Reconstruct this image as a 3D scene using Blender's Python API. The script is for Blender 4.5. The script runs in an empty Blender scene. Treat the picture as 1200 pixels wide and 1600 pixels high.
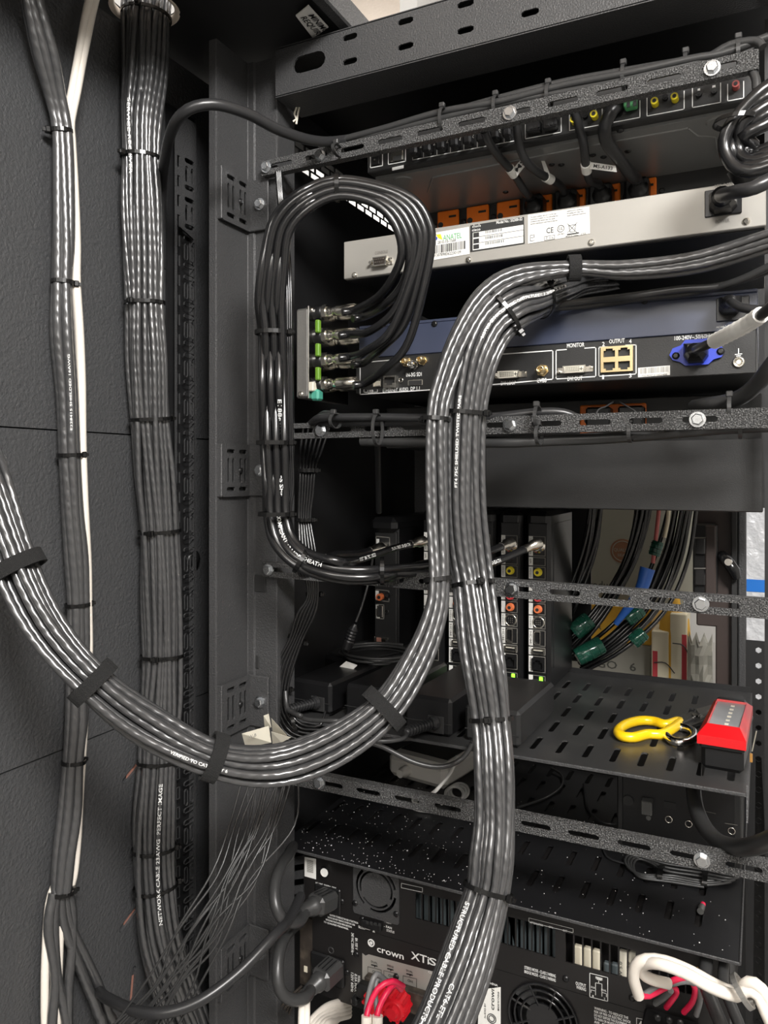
import bpy, math, random
from math import sin, cos, pi, radians, sqrt, atan2
from mathutils import Vector, Matrix

SC = bpy.context.scene
COL = SC.collection
random.seed(7)

# ------------------------------------------------------------------ camera, world, lights, exposure
EYE = 1.5                      # eye height above the floor
FOC, PCX, PCY = 1200.0, 600.0, 740.0   # calibration of the photograph (1200 x 1600)
YAW = radians(26.2)            # the camera looks this far left of the rack's depth axis
cam_d = bpy.data.cameras.new('camera')
cam = bpy.data.objects.new('camera', cam_d)
COL.objects.link(cam)
cam.location = (0, 0, EYE)
cam.rotation_euler = (pi / 2, 0, YAW)
cam_d.sensor_fit = 'VERTICAL'
cam_d.sensor_height = 36.0
cam_d.lens = 36.0 * FOC / 1600.0
cam_d.shift_y = (PCY - 800.0) / 1600.0
cam_d.clip_start = 0.02
SC.camera = cam

w = bpy.data.worlds.new('world'); SC.world = w
w.use_nodes = True
w.node_tree.nodes['Background'].inputs[0].default_value = (0.9, 0.95, 1.0, 1)
w.node_tree.nodes['Background'].inputs[1].default_value = 0.05

def area_light(name, loc, target, size, power, col, size_y=None):
    l = bpy.data.lights.new(name, 'AREA'); l.energy = power; l.color = col
    l.shape = 'RECTANGLE'; l.size = size; l.size_y = size_y or size
    o = bpy.data.objects.new(name, l); COL.objects.link(o)
    o.location = loc
    d = Vector(target) - Vector(loc)
    o.rotation_euler = d.to_track_quat('-Z', 'Y').to_euler()
    return o
# ceiling key, front room lamp and added unseen fills
area_light('ceiling_lamp_key', (0.80, -0.55, 2.52), (-0.25, 0.75, 1.35), 0.60, 62.0, (1.0, 0.98, 0.955), 0.45)
area_light('front_fill', (0.05, -1.55, 2.30), (-0.25, 0.9, 1.35), 0.5, 8.0, (1.0, 0.96, 0.9), 0.6)  # added fill that brightens the receiver faces from the front
area_light('back_wall_fill', (0.25, -1.50, 2.54), (0.25, -1.75, 1.2), 1.2, 5.5, (1.0, 0.985, 0.965), 0.3)  # added wash on the back wall, for highlights on the cables
area_light('front_room_lamp', (0.25, 2.05, 2.5), (0.1, 2.0, 1.0), 0.9, 9.0, (1.0, 0.97, 0.92), 0.9)
area_light('aisle_wall_fill', (-.76, 1.95, 2.42), (-.95, 1.72, 2.18), 0.12, 2.2, (1.0, 0.98, 0.95), 0.12)  # added lamp that brightens the wall behind the perforated strip
SC.view_settings.view_transform = 'Standard'
SC.view_settings.look = 'None'
SC.view_settings.gamma = 1.0
SC.view_settings.use_curve_mapping = False
SC.view_settings.exposure = 0.55

# ------------------------------------------------------------------ pixel -> place
FW = Vector((-sin(YAW), cos(YAW), 0)); RT = Vector((cos(YAW), sin(YAW), 0)); UP = Vector((0, 0, 1))
O = Vector((0, 0, EYE))
def ray(x, y): return FW + RT * ((x - PCX) / FOC) + UP * ((PCY - y) / FOC)
def D(x, y, d): return O + ray(x, y) * d
def PY(x, y, Y):
    r = ray(x, y); return O + r * (Y / r.y)
def PX(x, y, X):
    r = ray(x, y); return O + r * (X / r.x)
def PZ(x, y, z):
    r = ray(x, y); return O + r * (z / r.z)
def depth(p): return (p - O).dot(FW)
def W(x, y, z): return Vector((x, y, z + EYE))
def sc(px, py, Y):
    p = PY(px, py, Y); q = PY(px + 1, py, Y); d = depth(p)
    return (q - p).x, d / FOC

# ------------------------------------------------------------------ materials
def lin(c):
    return tuple((v / 12.92 if v <= .04045 else ((v + .055) / 1.055) ** 2.4) for v in c)
def rgb(r, g, b): return lin((r / 255, g / 255, b / 255))
MATS = {}
def mat(name, col, rough=.5, metal=0., bump=None, spec=.5, emit=None, coat=0., alpha=None, speckle=None, trans=0., twist=None):
    m = bpy.data.materials.new(name); m.use_nodes = True
    nt = m.node_tree; b = nt.nodes['Principled BSDF']
    b.inputs['Base Color'].default_value = (*col, 1)
    b.inputs['Roughness'].default_value = rough
    b.inputs['Metallic'].default_value = metal
    b.inputs['Specular IOR Level'].default_value = spec
    b.inputs['Coat Weight'].default_value = coat; b.inputs['Coat Roughness'].default_value = .18
    b.inputs['Transmission Weight'].default_value = trans
    if emit:
        b.inputs['Emission Color'].default_value = (*emit[0], 1); b.inputs['Emission Strength'].default_value = emit[1]
    tc = nt.nodes.new('ShaderNodeTexCoord')
    if bump:
        n = nt.nodes.new('ShaderNodeTexNoise'); n.inputs['Scale'].default_value = bump[0]; n.inputs['Detail'].default_value = 3
        nt.links.new(tc.outputs['Object'], n.inputs['Vector'])
        bp = nt.nodes.new('ShaderNodeBump'); bp.inputs['Strength'].default_value = bump[1]; bp.inputs['Distance'].default_value = bump[2]
        nt.links.new(n.outputs['Fac'], bp.inputs['Height'])
        nt.links.new(bp.outputs['Normal'], b.inputs['Normal'])
    if speckle:       # (second colour, scale, low, high): worn / mottled colour
        n = nt.nodes.new('ShaderNodeTexNoise'); n.inputs['Scale'].default_value = speckle[1]; n.inputs['Detail'].default_value = 4
        nt.links.new(tc.outputs['Object'], n.inputs['Vector'])
        r = nt.nodes.new('ShaderNodeMapRange'); r.inputs[1].default_value = speckle[2]; r.inputs[2].default_value = speckle[3]
        nt.links.new(n.outputs['Fac'], r.inputs[0])
        mx = nt.nodes.new('ShaderNodeMix'); mx.data_type = 'RGBA'
        mx.inputs[6].default_value = (*col, 1); mx.inputs[7].default_value = (*speckle[0], 1)
        nt.links.new(r.outputs[0], mx.inputs[0]); nt.links.new(mx.outputs[2], b.inputs['Base Color'])
    if twist:         # the twisted pairs show through the jacket: helical swelling, from the tube's own UV
        uv = nt.nodes.new('ShaderNodeUVMap'); sx = nt.nodes.new('ShaderNodeSeparateXYZ')
        nt.links.new(uv.outputs[0], sx.inputs[0])
        def M(op, a, b_):
            q = nt.nodes.new('ShaderNodeMath'); q.operation = op
            for i, v in enumerate((a, b_)):
                if v is None: continue
                if isinstance(v, (int, float)): q.inputs[i].default_value = v
                else: nt.links.new(v, q.inputs[i])
            return q.outputs[0]
        n = nt.nodes.new('ShaderNodeTexNoise'); n.inputs['Scale'].default_value = 60; n.inputs['Detail'].default_value = 1
        nt.links.new(tc.outputs['Object'], n.inputs['Vector'])
        a = M('MULTIPLY', sx.outputs[1], twist[0]); u = M('MULTIPLY', sx.outputs[0], 2 * pi * 2)
        s = M('SINE', M('ADD', M('ADD', a, u), M('MULTIPLY', n.outputs['Fac'], 5.0)), None)
        bp = nt.nodes.new('ShaderNodeBump'); bp.inputs['Strength'].default_value = twist[1]; bp.inputs['Distance'].default_value = .0006
        nt.links.new(s, bp.inputs['Height']); nt.links.new(bp.outputs['Normal'], b.inputs['Normal'])
    MATS[name] = m
    return m
mat('powder_coat', (.050, .050, .051), .42, bump=(600, .8, .0011), spec=.5)
mat('wall_coat', (.055, .056, .058), .46, bump=(330, .9, .0014), spec=.5)
mat('wrinkle_coat', (.022, .022, .022), .36, bump=(800, 1.0, .003), spec=.8, speckle=((.20, .20, .197), 800, .48, .66))
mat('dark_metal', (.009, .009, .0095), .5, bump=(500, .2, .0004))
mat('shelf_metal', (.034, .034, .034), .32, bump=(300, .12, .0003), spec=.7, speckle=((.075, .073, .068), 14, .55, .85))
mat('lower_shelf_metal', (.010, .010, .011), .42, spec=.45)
mat('black_plastic', (.007, .007, .0075), .36)
mat('gloss_black', (.010, .010, .011), .16, spec=.6)
mat('tie_nylon', (.004, .004, .004), .25, spec=.5)
mat('velcro', (.010, .010, .010), .9, bump=(1600, 1.0, .0015))
mat('cable_jacket', (.046, .046, .047), .30, spec=1.0, twist=(560, .22), coat=.35)
mat('coax_jacket', (.009, .009, .0095), .24, spec=.7)
mat('cord_jacket', (.022, .022, .023), .33, spec=.5)
mat('cord_grey', (.035, .035, .035), .36, spec=.5)
mat('fine_wire', (.03, .03, .03), .3, spec=.6)
mat('white_jacket', (.80, .74, .66), .42)
mat('cord_white', (.72, .71, .68), .45)
mat('zinc', (.70, .72, .74), .24, 1.0, bump=(300, .15, .0004))
mat('chrome', (.78, .76, .72), .16, 1.0)
mat('nickel', (.78, .75, .68), .22, 1.0)
mat('gold', (.83, .66, .38), .28, 1.0)
mat('bnc_plate', (.34, .33, .31), .42, .8, bump=(700, .4, .0006))
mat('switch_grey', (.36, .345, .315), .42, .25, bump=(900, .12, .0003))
mat('grey_print', (.20, .19, .17), .6)
mat('underside_steel', (.24, .243, .24), .33, .35, spec=.7)
mat('blue_black', (.040, .049, .085), .38, spec=.7, bump=(1200, .15, .0003))
mat('device_black', (.017, .017, .017), .42, bump=(1000, .3, .0005))
mat('amp_black', (.010, .009, .009), .38)
mat('amp_brown', (.030, .023, .018), .6, speckle=((.10, .08, .06), 90, .5, .8))
mat('white_print', (.80, .80, .78), .6)
mat('label_white', (.82, .81, .77), .55)
mat('black_print', (.02, .02, .02), .6)
mat('orange', (.95, .21, .012), .4)
mat('blue_plastic', (.022, .05, .46), .35)
mat('blue_tape', (.01, .17, .62), .5)
mat('clip_blue', (.03, .13, .50), .4)
mat('rca_yellow', (.85, .70, .03), .35)
mat('rca_red', (.62, .05, .06), .35)
mat('rca_orange', (.80, .20, .07), .35)
mat('pink_ring', (.45, .10, .09), .4)
mat('terminal_green', (.10, .38, .15), .4)
mat('lime_tape', (.12, .26, .02), .4)
mat('teal', (.06, .30, .22), .5)
mat('clear_green', (.02, .14, .09), .15, trans=.6)
mat('clear_plug', (.12, .12, .115), .15, trans=.3)
mat('green_led', (.2, .8, .05), .4, emit=((.25, 1.0, .03), 1.6))
mat('wire_red', (.72, .015, .07), .38)
mat('speakon_red', (.70, .010, .022), .35)
mat('wire_grey', (.16, .16, .16), .45)
mat('copper_brown', (.34, .16, .12), .55)
mat('pale_core', (.72, .66, .52), .5)
mat('ivory', (.70, .66, .55), .4)
mat('cloudy_metal', (.07, .085, .09), .5)
mat('handle_yellow', (.90, .58, .008), .28, spec=.6)
mat('lamp_red', (.62, .008, .012), .28, spec=.6)
mat('lens', (.33, .34, .35), .2)
mat('blade_steel', (.55, .55, .53), .3, 1.0)
mat('blade_black', (.03, .03, .03), .22)
mat('router_white', (.82, .79, .74), .45)
mat('amber', (.75, .38, .10), .4)
mat('carton_grey', (.25, .24, .195), .8, bump=(60, .1, .001))
mat('carton_light', (.24, .23, .195), .8)
mat('carton_yellow', (.62, .34, .03), .7)
mat('carton_print', (.06, .06, .05), .8)
mat('seal_brown', (.22, .10, .05), .8)
mat('bag_clear', (.30, .29, .25), .3)
mat('cream_box', (.68, .62, .46), .6)
mat('stripe_red', (.45, .04, .05), .6)
mat('plastic_film', (.62, .63, .65), .3, bump=(40, .8, .01))
mat('wall_paint', (.66, .65, .63), .8)
mat('ceiling_tile', (.62, .54, .47), .85, bump=(120, .3, .002))
mat('floor_tile', (.36, .35, .335), .5)
mat('dust', (.75, .75, .73), .8)
mat('grommet', (.72, .62, .52), .5)
mat('brown_plate', (.05, .036, .032), .45)
mat('lightpipe', (.5, .5, .5), .4)
mat('sticker_yellow', (.45, .42, .02), .5)

# ------------------------------------------------------------------ mesh builder
def plate_mesh(loops, t):
    cu = bpy.data.curves.new('plate', 'CURVE'); cu.dimensions = '2D'; cu.fill_mode = 'BOTH'; cu.extrude = t / 2
    for L in loops:
        s = cu.splines.new('POLY'); s.points.add(len(L) - 1)
        for q, (x, y) in zip(s.points, L): q.co = (x, y, 0, 1)
        s.use_cyclic_u = True
    ob = bpy.data.objects.new('plate', cu); me = bpy.data.meshes.new_from_object(ob)
    bpy.data.objects.remove(ob); bpy.data.curves.remove(cu)
    return me
TXT = {}
def text_mesh(s):
    if s in TXT: return TXT[s]
    cu = bpy.data.curves.new('text', 'FONT'); cu.body = s; cu.resolution_u = 2; cu.fill_mode = 'FRONT'; cu.size = 1.0
    cu.offset = .012
    ob = bpy.data.objects.new('text', cu); me = bpy.data.meshes.new_from_object(ob)
    v = [tuple(q.co) for q in me.vertices]; f = [tuple(p.vertices) for p in me.polygons]
    bpy.data.objects.remove(ob); bpy.data.curves.remove(cu); bpy.data.meshes.remove(me)
    x0 = min(q[0] for q in v); x1 = max(q[0] for q in v); y1 = max(q[1] for q in v)
    TXT[s] = (v, f, x0, x1, y1)
    return TXT[s]
def slot(cx, cy, l, wd, ang=0., n=3):
    r = wd / 2; h = max(l / 2 - r, 0); out = []
    for k in range(n + 1): a = -pi / 2 + pi * k / n; out.append((h + r * cos(a), r * sin(a)))
    for k in range(n + 1): a = pi / 2 + pi * k / n; out.append((-h + r * cos(a), r * sin(a)))
    c, s = cos(ang), sin(ang)
    return [(cx + x * c - y * s, cy + x * s + y * c) for x, y in out]
def circle(cx, cy, r, n=16): return [(cx + r * cos(2 * pi * k / n), cy + r * sin(2 * pi * k / n)) for k in range(n)]
def rect(x0, y0, x1, y1): return [(x0, y0), (x1, y0), (x1, y1), (x0, y1)]
def rrect(x0, y0, x1, y1, r, n=3):
    out = []
    for cx, cy, a0 in ((x1 - r, y1 - r, 0), (x0 + r, y1 - r, pi / 2), (x0 + r, y0 + r, pi), (x1 - r, y0 + r, 1.5 * pi)):
        for k in range(n + 1): a = a0 + pi / 2 * k / n; out.append((cx + r * cos(a), cy + r * sin(a)))
    return out
def basis(o, x, y):
    x = Vector(x).normalized(); y = Vector(y).normalized(); z = x.cross(y)
    m = Matrix.Identity(4)
    for i, v in enumerate((x, y, z)):
        for k in range(3): m[k][i] = v[k]
    for k in range(3): m[k][3] = o[k]
    return m
def FACE(o): return basis(o, (1, 0, 0), (0, 0, 1))          # a face that looks at -Y
def SIDE(o): return basis(o, (0, 1, 0), (0, 0, 1))          # a face that looks at +X
def TOPF(o): return basis(o, (1, 0, 0), (0, 1, 0))          # a face that looks up

def smooth_path(pts, step=.008, closed=False):
    P = [tuple(p) for p in pts]; n = len(P); dim = len(P[0]); out = []
    def g(i): return P[i % n] if closed else P[max(0, min(n - 1, i))]
    for i in range(n if closed else n - 1):
        a, b, c, d = g(i - 1), g(i), g(i + 1), g(i + 2)
        if not closed and i == 0: a = tuple(2 * b[k] - c[k] for k in range(dim))
        if not closed and i == n - 2: d = tuple(2 * c[k] - b[k] for k in range(dim))
        L = sqrt(sum((b[k] - c[k]) ** 2 for k in range(3)))
        m = max(1, int(math.ceil(L / step)))
        for j in range(m):
            t = j / m; t2 = t * t; t3 = t2 * t
            out.append(tuple(.5 * (2 * b[k] + (c[k] - a[k]) * t + (2 * a[k] - 5 * b[k] + 4 * c[k] - d[k]) * t2 + (3 * b[k] - a[k] - 3 * c[k] + d[k]) * t3) for k in range(dim)))
    if not closed: out.append(P[-1])
    return out

class MB:
    def __init__(s): s.v = []; s.f = []; s.sm = []; s.uv = []; s.hasuv = False; s.calls = []
    def add(s, vs, fs, smooth=False, uvs=None):
        b = len(s.v); s.v.extend(Vector(q) for q in vs)
        for i, f in enumerate(fs):
            s.f.append(tuple(b + k for k in f)); s.sm.append(smooth)
            if uvs: s.hasuv = True
            s.uv.append(uvs[i] if uvs else None)
        s.calls.append((b, len(s.v), len(s.f) - len(fs), len(s.f)))
        return s
    def mesh(s, me, M):
        return s.add([M @ q.co for q in me.vertices], [tuple(p.vertices) for p in me.polygons])
    def plate(s, loops, t, M):
        me = plate_mesh(loops, t); s.mesh(me, M); bpy.data.meshes.remove(me); return s
    def quad(s, *p): return s.add(p, [tuple(range(len(p)))])
    def box(s, c, size, bev=0., R=None):
        hx, hy, hz = (q / 2 for q in size); c = Vector(c)
        b = min(bev, hx * .9, hy * .9, hz * .9)
        vs = []; idx = {}
        for sx in (-1, 1):
            for sy in (-1, 1):
                for sz in (-1, 1):
                    if b > 0:
                        for a, q in enumerate(((hx, hy - b, hz - b), (hx - b, hy, hz - b), (hx - b, hy - b, hz))):
                            idx[sx, sy, sz, a] = len(vs); vs.append(Vector((sx * q[0], sy * q[1], sz * q[2])))
                    else:
                        for a in range(3): idx[sx, sy, sz, a] = len(vs)
                        vs.append(Vector((sx * hx, sy * hy, sz * hz)))
        fs = []
        ring = ((-1, -1), (1, -1), (1, 1), (-1, 1))
        for a in range(3):
            for sg in (-1, 1):
                f = []
                for p, q in ring:
                    k = [0, 0, 0]; k[a] = sg; k[(a + 1) % 3] = p; k[(a + 2) % 3] = q
                    f.append(idx[k[0], k[1], k[2], a])
                fs.append(f)
        if b > 0:
            for a in range(3):           # edges along axis a
                o1, o2 = (a + 1) % 3, (a + 2) % 3
                for p, q in ring:
                    k = [0, 0, 0]; k[o1] = p; k[o2] = q; k[a] = -1; l = k[:]; l[a] = 1
                    fs.append([idx[(*k, o1)], idx[(*l, o1)], idx[(*l, o2)], idx[(*k, o2)]])
            for sx in (-1, 1):
                for sy in (-1, 1):
                    for sz in (-1, 1): fs.append([idx[sx, sy, sz, a] for a in range(3)])
        out = []
        for f in fs:
            p = [vs[i] for i in f]; n = (p[1] - p[0]).cross(p[2] - p[0]); m = sum(p, Vector()) / len(p)
            out.append(tuple(f) if n.dot(m) > 0 else tuple(reversed(f)))
        if R is not None: vs = [R @ q for q in vs]
        return s.add([c + q for q in vs], out)
    def bb(s, x0, x1, y0, y1, z0, z1, bev=0.):         # box by bounds, z relative to the eye
        return s.box(W((x0 + x1) / 2, (y0 + y1) / 2, (z0 + z1) / 2), (abs(x1 - x0), abs(y1 - y0), abs(z1 - z0)), bev)
    def lathe(s, p0, ax, prof, n=16, smooth=True):     # prof: (distance along ax, radius)
        p0 = Vector(p0); ax = Vector(ax).normalized()
        a = ax.orthogonal().normalized(); b = ax.cross(a); vs = []; fs = []
        for h, r in prof:
            for k in range(n): t = 2 * pi * k / n; vs.append(p0 + ax * h + (a * cos(t) + b * sin(t)) * r)
        for i in range(len(prof) - 1):
            for k in range(n): k2 = (k + 1) % n; fs.append((i * n + k, i * n + k2, (i + 1) * n + k2, (i + 1) * n + k))
        s.add(vs, fs, smooth)
        if prof[0][1] > 1e-6: s.add(vs[:n], [tuple(reversed(range(n)))])
        if prof[-1][1] > 1e-6: s.add(vs[-n:], [tuple(range(n))])
        return s
    def cyl(s, p0, p1, r, n=12, r1=None):
        d = Vector(p1) - Vector(p0)
        return s.lathe(p0, d, [(0, r), (d.length, r if r1 is None else r1)], n, n > 8)
    def torus(s, c, ax, R, r, n=20, m=8):
        c = Vector(c); ax = Vector(ax).normalized(); a = ax.orthogonal().normalized(); b = ax.cross(a)
        return s.tube([c + (a * cos(2 * pi * k / n) + b * sin(2 * pi * k / n)) * R for k in range(n)], r, m, closed=True)
    def tube(s, pts, r, n=8, closed=False, uv=False, cap=True):
        P = [Vector(p[:3]) for p in pts]; N = len(P); rr = r if isinstance(r, (list, tuple)) else [r] * N
        T = []
        for i in range(N):
            a = P[(i - 1) % N] if closed or i > 0 else P[i]; b = P[(i + 1) % N] if closed or i < N - 1 else P[i]
            t = b - a; T.append(t.normalized() if t.length > 1e-9 else Vector((0, 0, 1)))
        u = T[0].orthogonal().normalized(); vs = []; ln = [0.]
        for i in range(N):
            u = (u - T[i] * u.dot(T[i]))
            u = u.normalized() if u.length > 1e-6 else T[i].orthogonal().normalized()
            v = T[i].cross(u)
            for k in range(n): t = 2 * pi * k / n; vs.append(P[i] + (u * cos(t) + v * sin(t)) * rr[i])
            if i: ln.append(ln[-1] + (P[i] - P[i - 1]).length)
        fs = []; uvs = []
        for i in range(N if closed else N - 1):
            j = (i + 1) % N
            for k in range(n):
                k2 = (k + 1) % n; fs.append((i * n + k, i * n + k2, j * n + k2, j * n + k))
                if uv: uvs.append(((k / n, ln[i]), ((k + 1) / n, ln[i]), ((k + 1) / n, ln[j]), (k / n, ln[j])))
        s.add(vs, fs, True, uvs if uv else None)
        if not closed and cap:
            s.add(vs[:n], [tuple(reversed(range(n)))]); s.add(vs[-n:], [tuple(range(n))])
        return s
    def strap(s, c, ax, S, N, a, b, wd, t=.0011, n=24, sq=.0):   # flat band round an elliptical bundle
        c = Vector(c); ax = ax.normalized(); vs = []; fs = []
        for k in range(n):
            th = 2 * pi * k / n
            for rad, h in ((0, -.5), (t, -.5), (t, .5), (0, .5)):
                vs.append(c + S * ((a + rad) * cos(th)) + N * ((b + rad) * sin(th)) + ax * (wd * h))
        for k in range(n):
            k2 = (k + 1) % n
            for q in range(4): fs.append((k * 4 + q, k2 * 4 + q, k2 * 4 + (q + 1) % 4, k * 4 + (q + 1) % 4))
        return s.add(vs, fs, False)
    def extr(s, poly, M, d):                            # convex or not, thin prism: polygon (x,y) extruded -d..0 in z
        n = len(poly)
        vs = [M @ Vector((x, y, 0)) for x, y in poly] + [M @ Vector((x, y, -d)) for x, y in poly]
        return s.add(vs, [tuple(range(n)), tuple(reversed(range(n, 2 * n)))] + [(i, i + n, (i + 1) % n + n, (i + 1) % n) for i in range(n)])
    # ---- on a vertical face Y = const that looks at the camera
    def fbox(s, px, py, wp, hp, Y, t, bev=0., back=0.):
        p = PY(px, py, Y); a, b = sc(px, py, Y)
        return s.box((p.x, Y - t / 2 + back / 2, p.z), (wp * a, t + back, hp * b), bev)
    def fcyl(s, px, py, rp, Y, t, n=14, r1=None, y0=0.):
        p = PY(px, py, Y); r = rp * sc(px, py, Y)[1]; p.y -= y0
        return s.lathe(p, (0, -1, 0), [(0, r), (t, r if r1 is None else r1 * sc(px, py, Y)[1])], n, True)
    def fring(s, px, py, R, r, Y, t=0., n=18, m=6):
        p = PY(px, py, Y); k = sc(px, py, Y)[1]; p.y -= t
        return s.torus(p, (0, 1, 0), R * k, r * k, n, m)
    def fline(s, pts, wpx, Y, closed=False, off=.0005):
        P = [PY(x, y, Y) for x, y in pts]; k = sc(*pts[0], Y)[1] * wpx / 2
        for a, b in zip(P, P[1:] + (P[:1] if closed else [])):
            d = (b - a).normalized(); nrm = Vector((-d.z, 0, d.x)) * k; e = d * k
            q = [a - e - nrm, b + e - nrm, b + e + nrm, a - e + nrm]
            for v in q: v.y = Y - off
            s.add(q, [(0, 1, 2, 3)])
        return s
    def fpoly(s, pts, Y, off=.0004):
        q = [PY(x, y, Y) for x, y in pts]
        for v in q: v.y = Y - off
        return s.add(q, [tuple(range(len(q)))])
    def ftext(s, t, px, py, hp, Y, wp=None, off=.0006, ang=0., up=None):
        k = sc(px, py, Y); o = PY(px, py, Y); o.y = Y - off
        return s.text(t, o, (cos(ang), 0, sin(ang)), (-sin(ang), 0, cos(ang)), hp * k[1], None if wp is None else (wp * k[0] if abs(cos(ang)) > .5 else wp * k[1]))
    def text(s, t, o, X, Yv, h, wd=None):
        v, f, x0, x1, y1 = text_mesh(t); k = h / .70; kx = k if wd is None else wd / (x1 - x0)
        o = Vector(o); X = Vector(X); Yv = Vector(Yv)
        return s.add([o + X * ((q[0] - x0) * kx) + Yv * (q[1] * k) for q in v], f)
    def wrap_text(s, t, path, s0, h, r, flip=False, wd=None, ang0=0., nvec=None):   # lettering on a cable's jacket
        P = [Vector(p[:3]) for p in path]
        if flip: P = P[::-1]
        L = [0.]
        for a, b in zip(P, P[1:]): L.append(L[-1] + (b - a).length)
        v, f, x0, x1, y1 = text_mesh(t); k = h / .70; kx = k if wd is None else wd / (x1 - x0); vs = []
        for q in v:
            d = s0 + (q[0] - x0) * kx; i = 0
            lo, hi = 0, len(L) - 2
            while lo < hi:
                m = (lo + hi + 1) // 2
                if L[m] <= d: lo = m
                else: hi = m - 1
            i = lo; u = (d - L[i]) / max(L[i + 1] - L[i], 1e-9); p = P[i].lerp(P[i + 1], u)
            T = (P[min(i + 2, len(P) - 1)] - P[max(i - 1, 0)]).normalized()
            N = (nvec if nvec is not None else (O - p)); N = (N - T * N.dot(T)).normalized(); B = N.cross(T)
            an = ang0 + (q[1] * k - h / 2) / r
            vs.append(p + (N * cos(an) + B * sin(an)) * (r + .0002))
        return s.add(vs, f)
    def build(s, name, m, parent=None):
        if name == 'lettering' and parent is not None and len(s.calls) > 1:      # marks that stand apart are pieces of their own
            B = []
            for a, b, c, d in s.calls:
                q = s.v[a:b]; B.append(([min(v[i] for v in q) for i in range(3)], [max(v[i] for v in q) for i in range(3)]))
            up = list(range(len(B)))
            def find(i):
                while up[i] != i: i = up[i]
                return i
            for i in range(len(B)):
                for j in range(i):
                    if all(B[i][0][k] - .007 < B[j][1][k] and B[j][0][k] - .007 < B[i][1][k] for k in range(3)): up[find(i)] = find(j)
            if len({find(i) for i in range(len(B))}) > 1:
                out = None
                for g in sorted({find(i) for i in range(len(B))}):
                    mb = MB()
                    for i, (a, b, c, d) in enumerate(s.calls):
                        if find(i) == g: mb.add(s.v[a:b], [tuple(k - a for k in f) for f in s.f[c:d]])
                    out = mb.build1(name, m, parent)
                return out
        return s.build1(name, m, parent)
    def build1(s, name, m, parent=None):
        org = Vector((0, 0, 0)) if parent is None else ORG[parent]
        if parent is None and s.v:
            lo = Vector([min(q[i] for q in s.v) for i in range(3)]); hi = Vector([max(q[i] for q in s.v) for i in range(3)])
            org = Vector(((lo.x + hi.x) / 2, (lo.y + hi.y) / 2, lo.z))
        me = bpy.data.meshes.new(name)
        me.from_pydata([q - org for q in s.v], [], s.f)
        me.polygons.foreach_set('use_smooth', s.sm)
        if s.hasuv:
            l = me.uv_layers.new(name='UVMap'); i = 0; buf = []
            for f, u in zip(s.f, s.uv): buf.extend(u if u else ((0., 0.),) * len(f))
            l.data.foreach_set('uv', [c for p in buf for c in p])
        me.materials.append(MATS[m] if isinstance(m, str) else m)
        ob = bpy.data.objects.new(name, me); COL.objects.link(ob)
        if parent is None: ob.location = org
        else: ob.parent = parent
        ORG[ob] = org
        return ob
ORG = {}
def thing(name, label, cat, loc, group=None, kind=None):
    o = bpy.data.objects.new(name, None); COL.objects.link(o); o.location = loc; o.empty_display_size = .02
    ORG[o] = Vector(loc); return tag(o, label, cat, group, kind)
def tag(o, label, cat=None, group=None, kind=None):
    o['label'] = label
    if cat: o['category'] = cat
    if group: o['group'] = group
    if kind: o['kind'] = kind
    return o
def put(me_ob, name, pos, parent, R=None, mesh=None):    # a piece that shares mesh data, centred on its own origin
    ob = bpy.data.objects.new(name, mesh); COL.objects.link(ob); ob.parent = parent
    ob.matrix_basis = Matrix.Translation(Vector(pos) - ORG[parent]) @ (R.to_4x4() if R is not None else Matrix.Identity(4))
    ORG[ob] = Vector(pos); return ob
def copy_tree(o, dloc, label, parent=None):
    c = o.copy(); COL.objects.link(c)
    if parent is None: c.location = o.location + Vector(dloc); c['label'] = label
    else: c.parent = parent
    ORG[c] = ORG[o] + Vector(dloc)
    for ch in list(o.children): copy_tree(ch, dloc, None, c)
    return c
def raw(mb, m):          # mesh data alone, about its own origin
    me = bpy.data.meshes.new('piece'); me.from_pydata([tuple(q) for q in mb.v], [], mb.f)
    me.polygons.foreach_set('use_smooth', mb.sm); me.materials.append(MATS[m]); return me
# shared small pieces, looking at -Y
_b = MB().lathe((0, 0, 0), (0, -1, 0), [(0, .0068), (.0016, .0066), (.0016, .0052)], 18, False)
_b.lathe((0, -.0016, 0), (0, -1, 0), [(0, .0050), (.0032, .0050), (.0040, .0042)], 6, False)
BOLT = raw(_b, 'zinc')
_b = MB().lathe((0, 0, 0), (0, -1, 0), [(0, .0034), (.0010, .0032), (.0017, .0018)], 12)
_b.box((0, -.0017, 0), (.003, .0004, .0007)).box((0, -.0017, 0), (.0007, .0004, .003))
SCREW = raw(_b, 'black_plastic'); SCREW_Z = SCREW.copy(); SCREW_Z.materials.clear(); SCREW_Z.materials.append(MATS['nickel'])
RZ90 = Matrix.Rotation(pi / 2, 3, 'Z')       # -Y to +X

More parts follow.
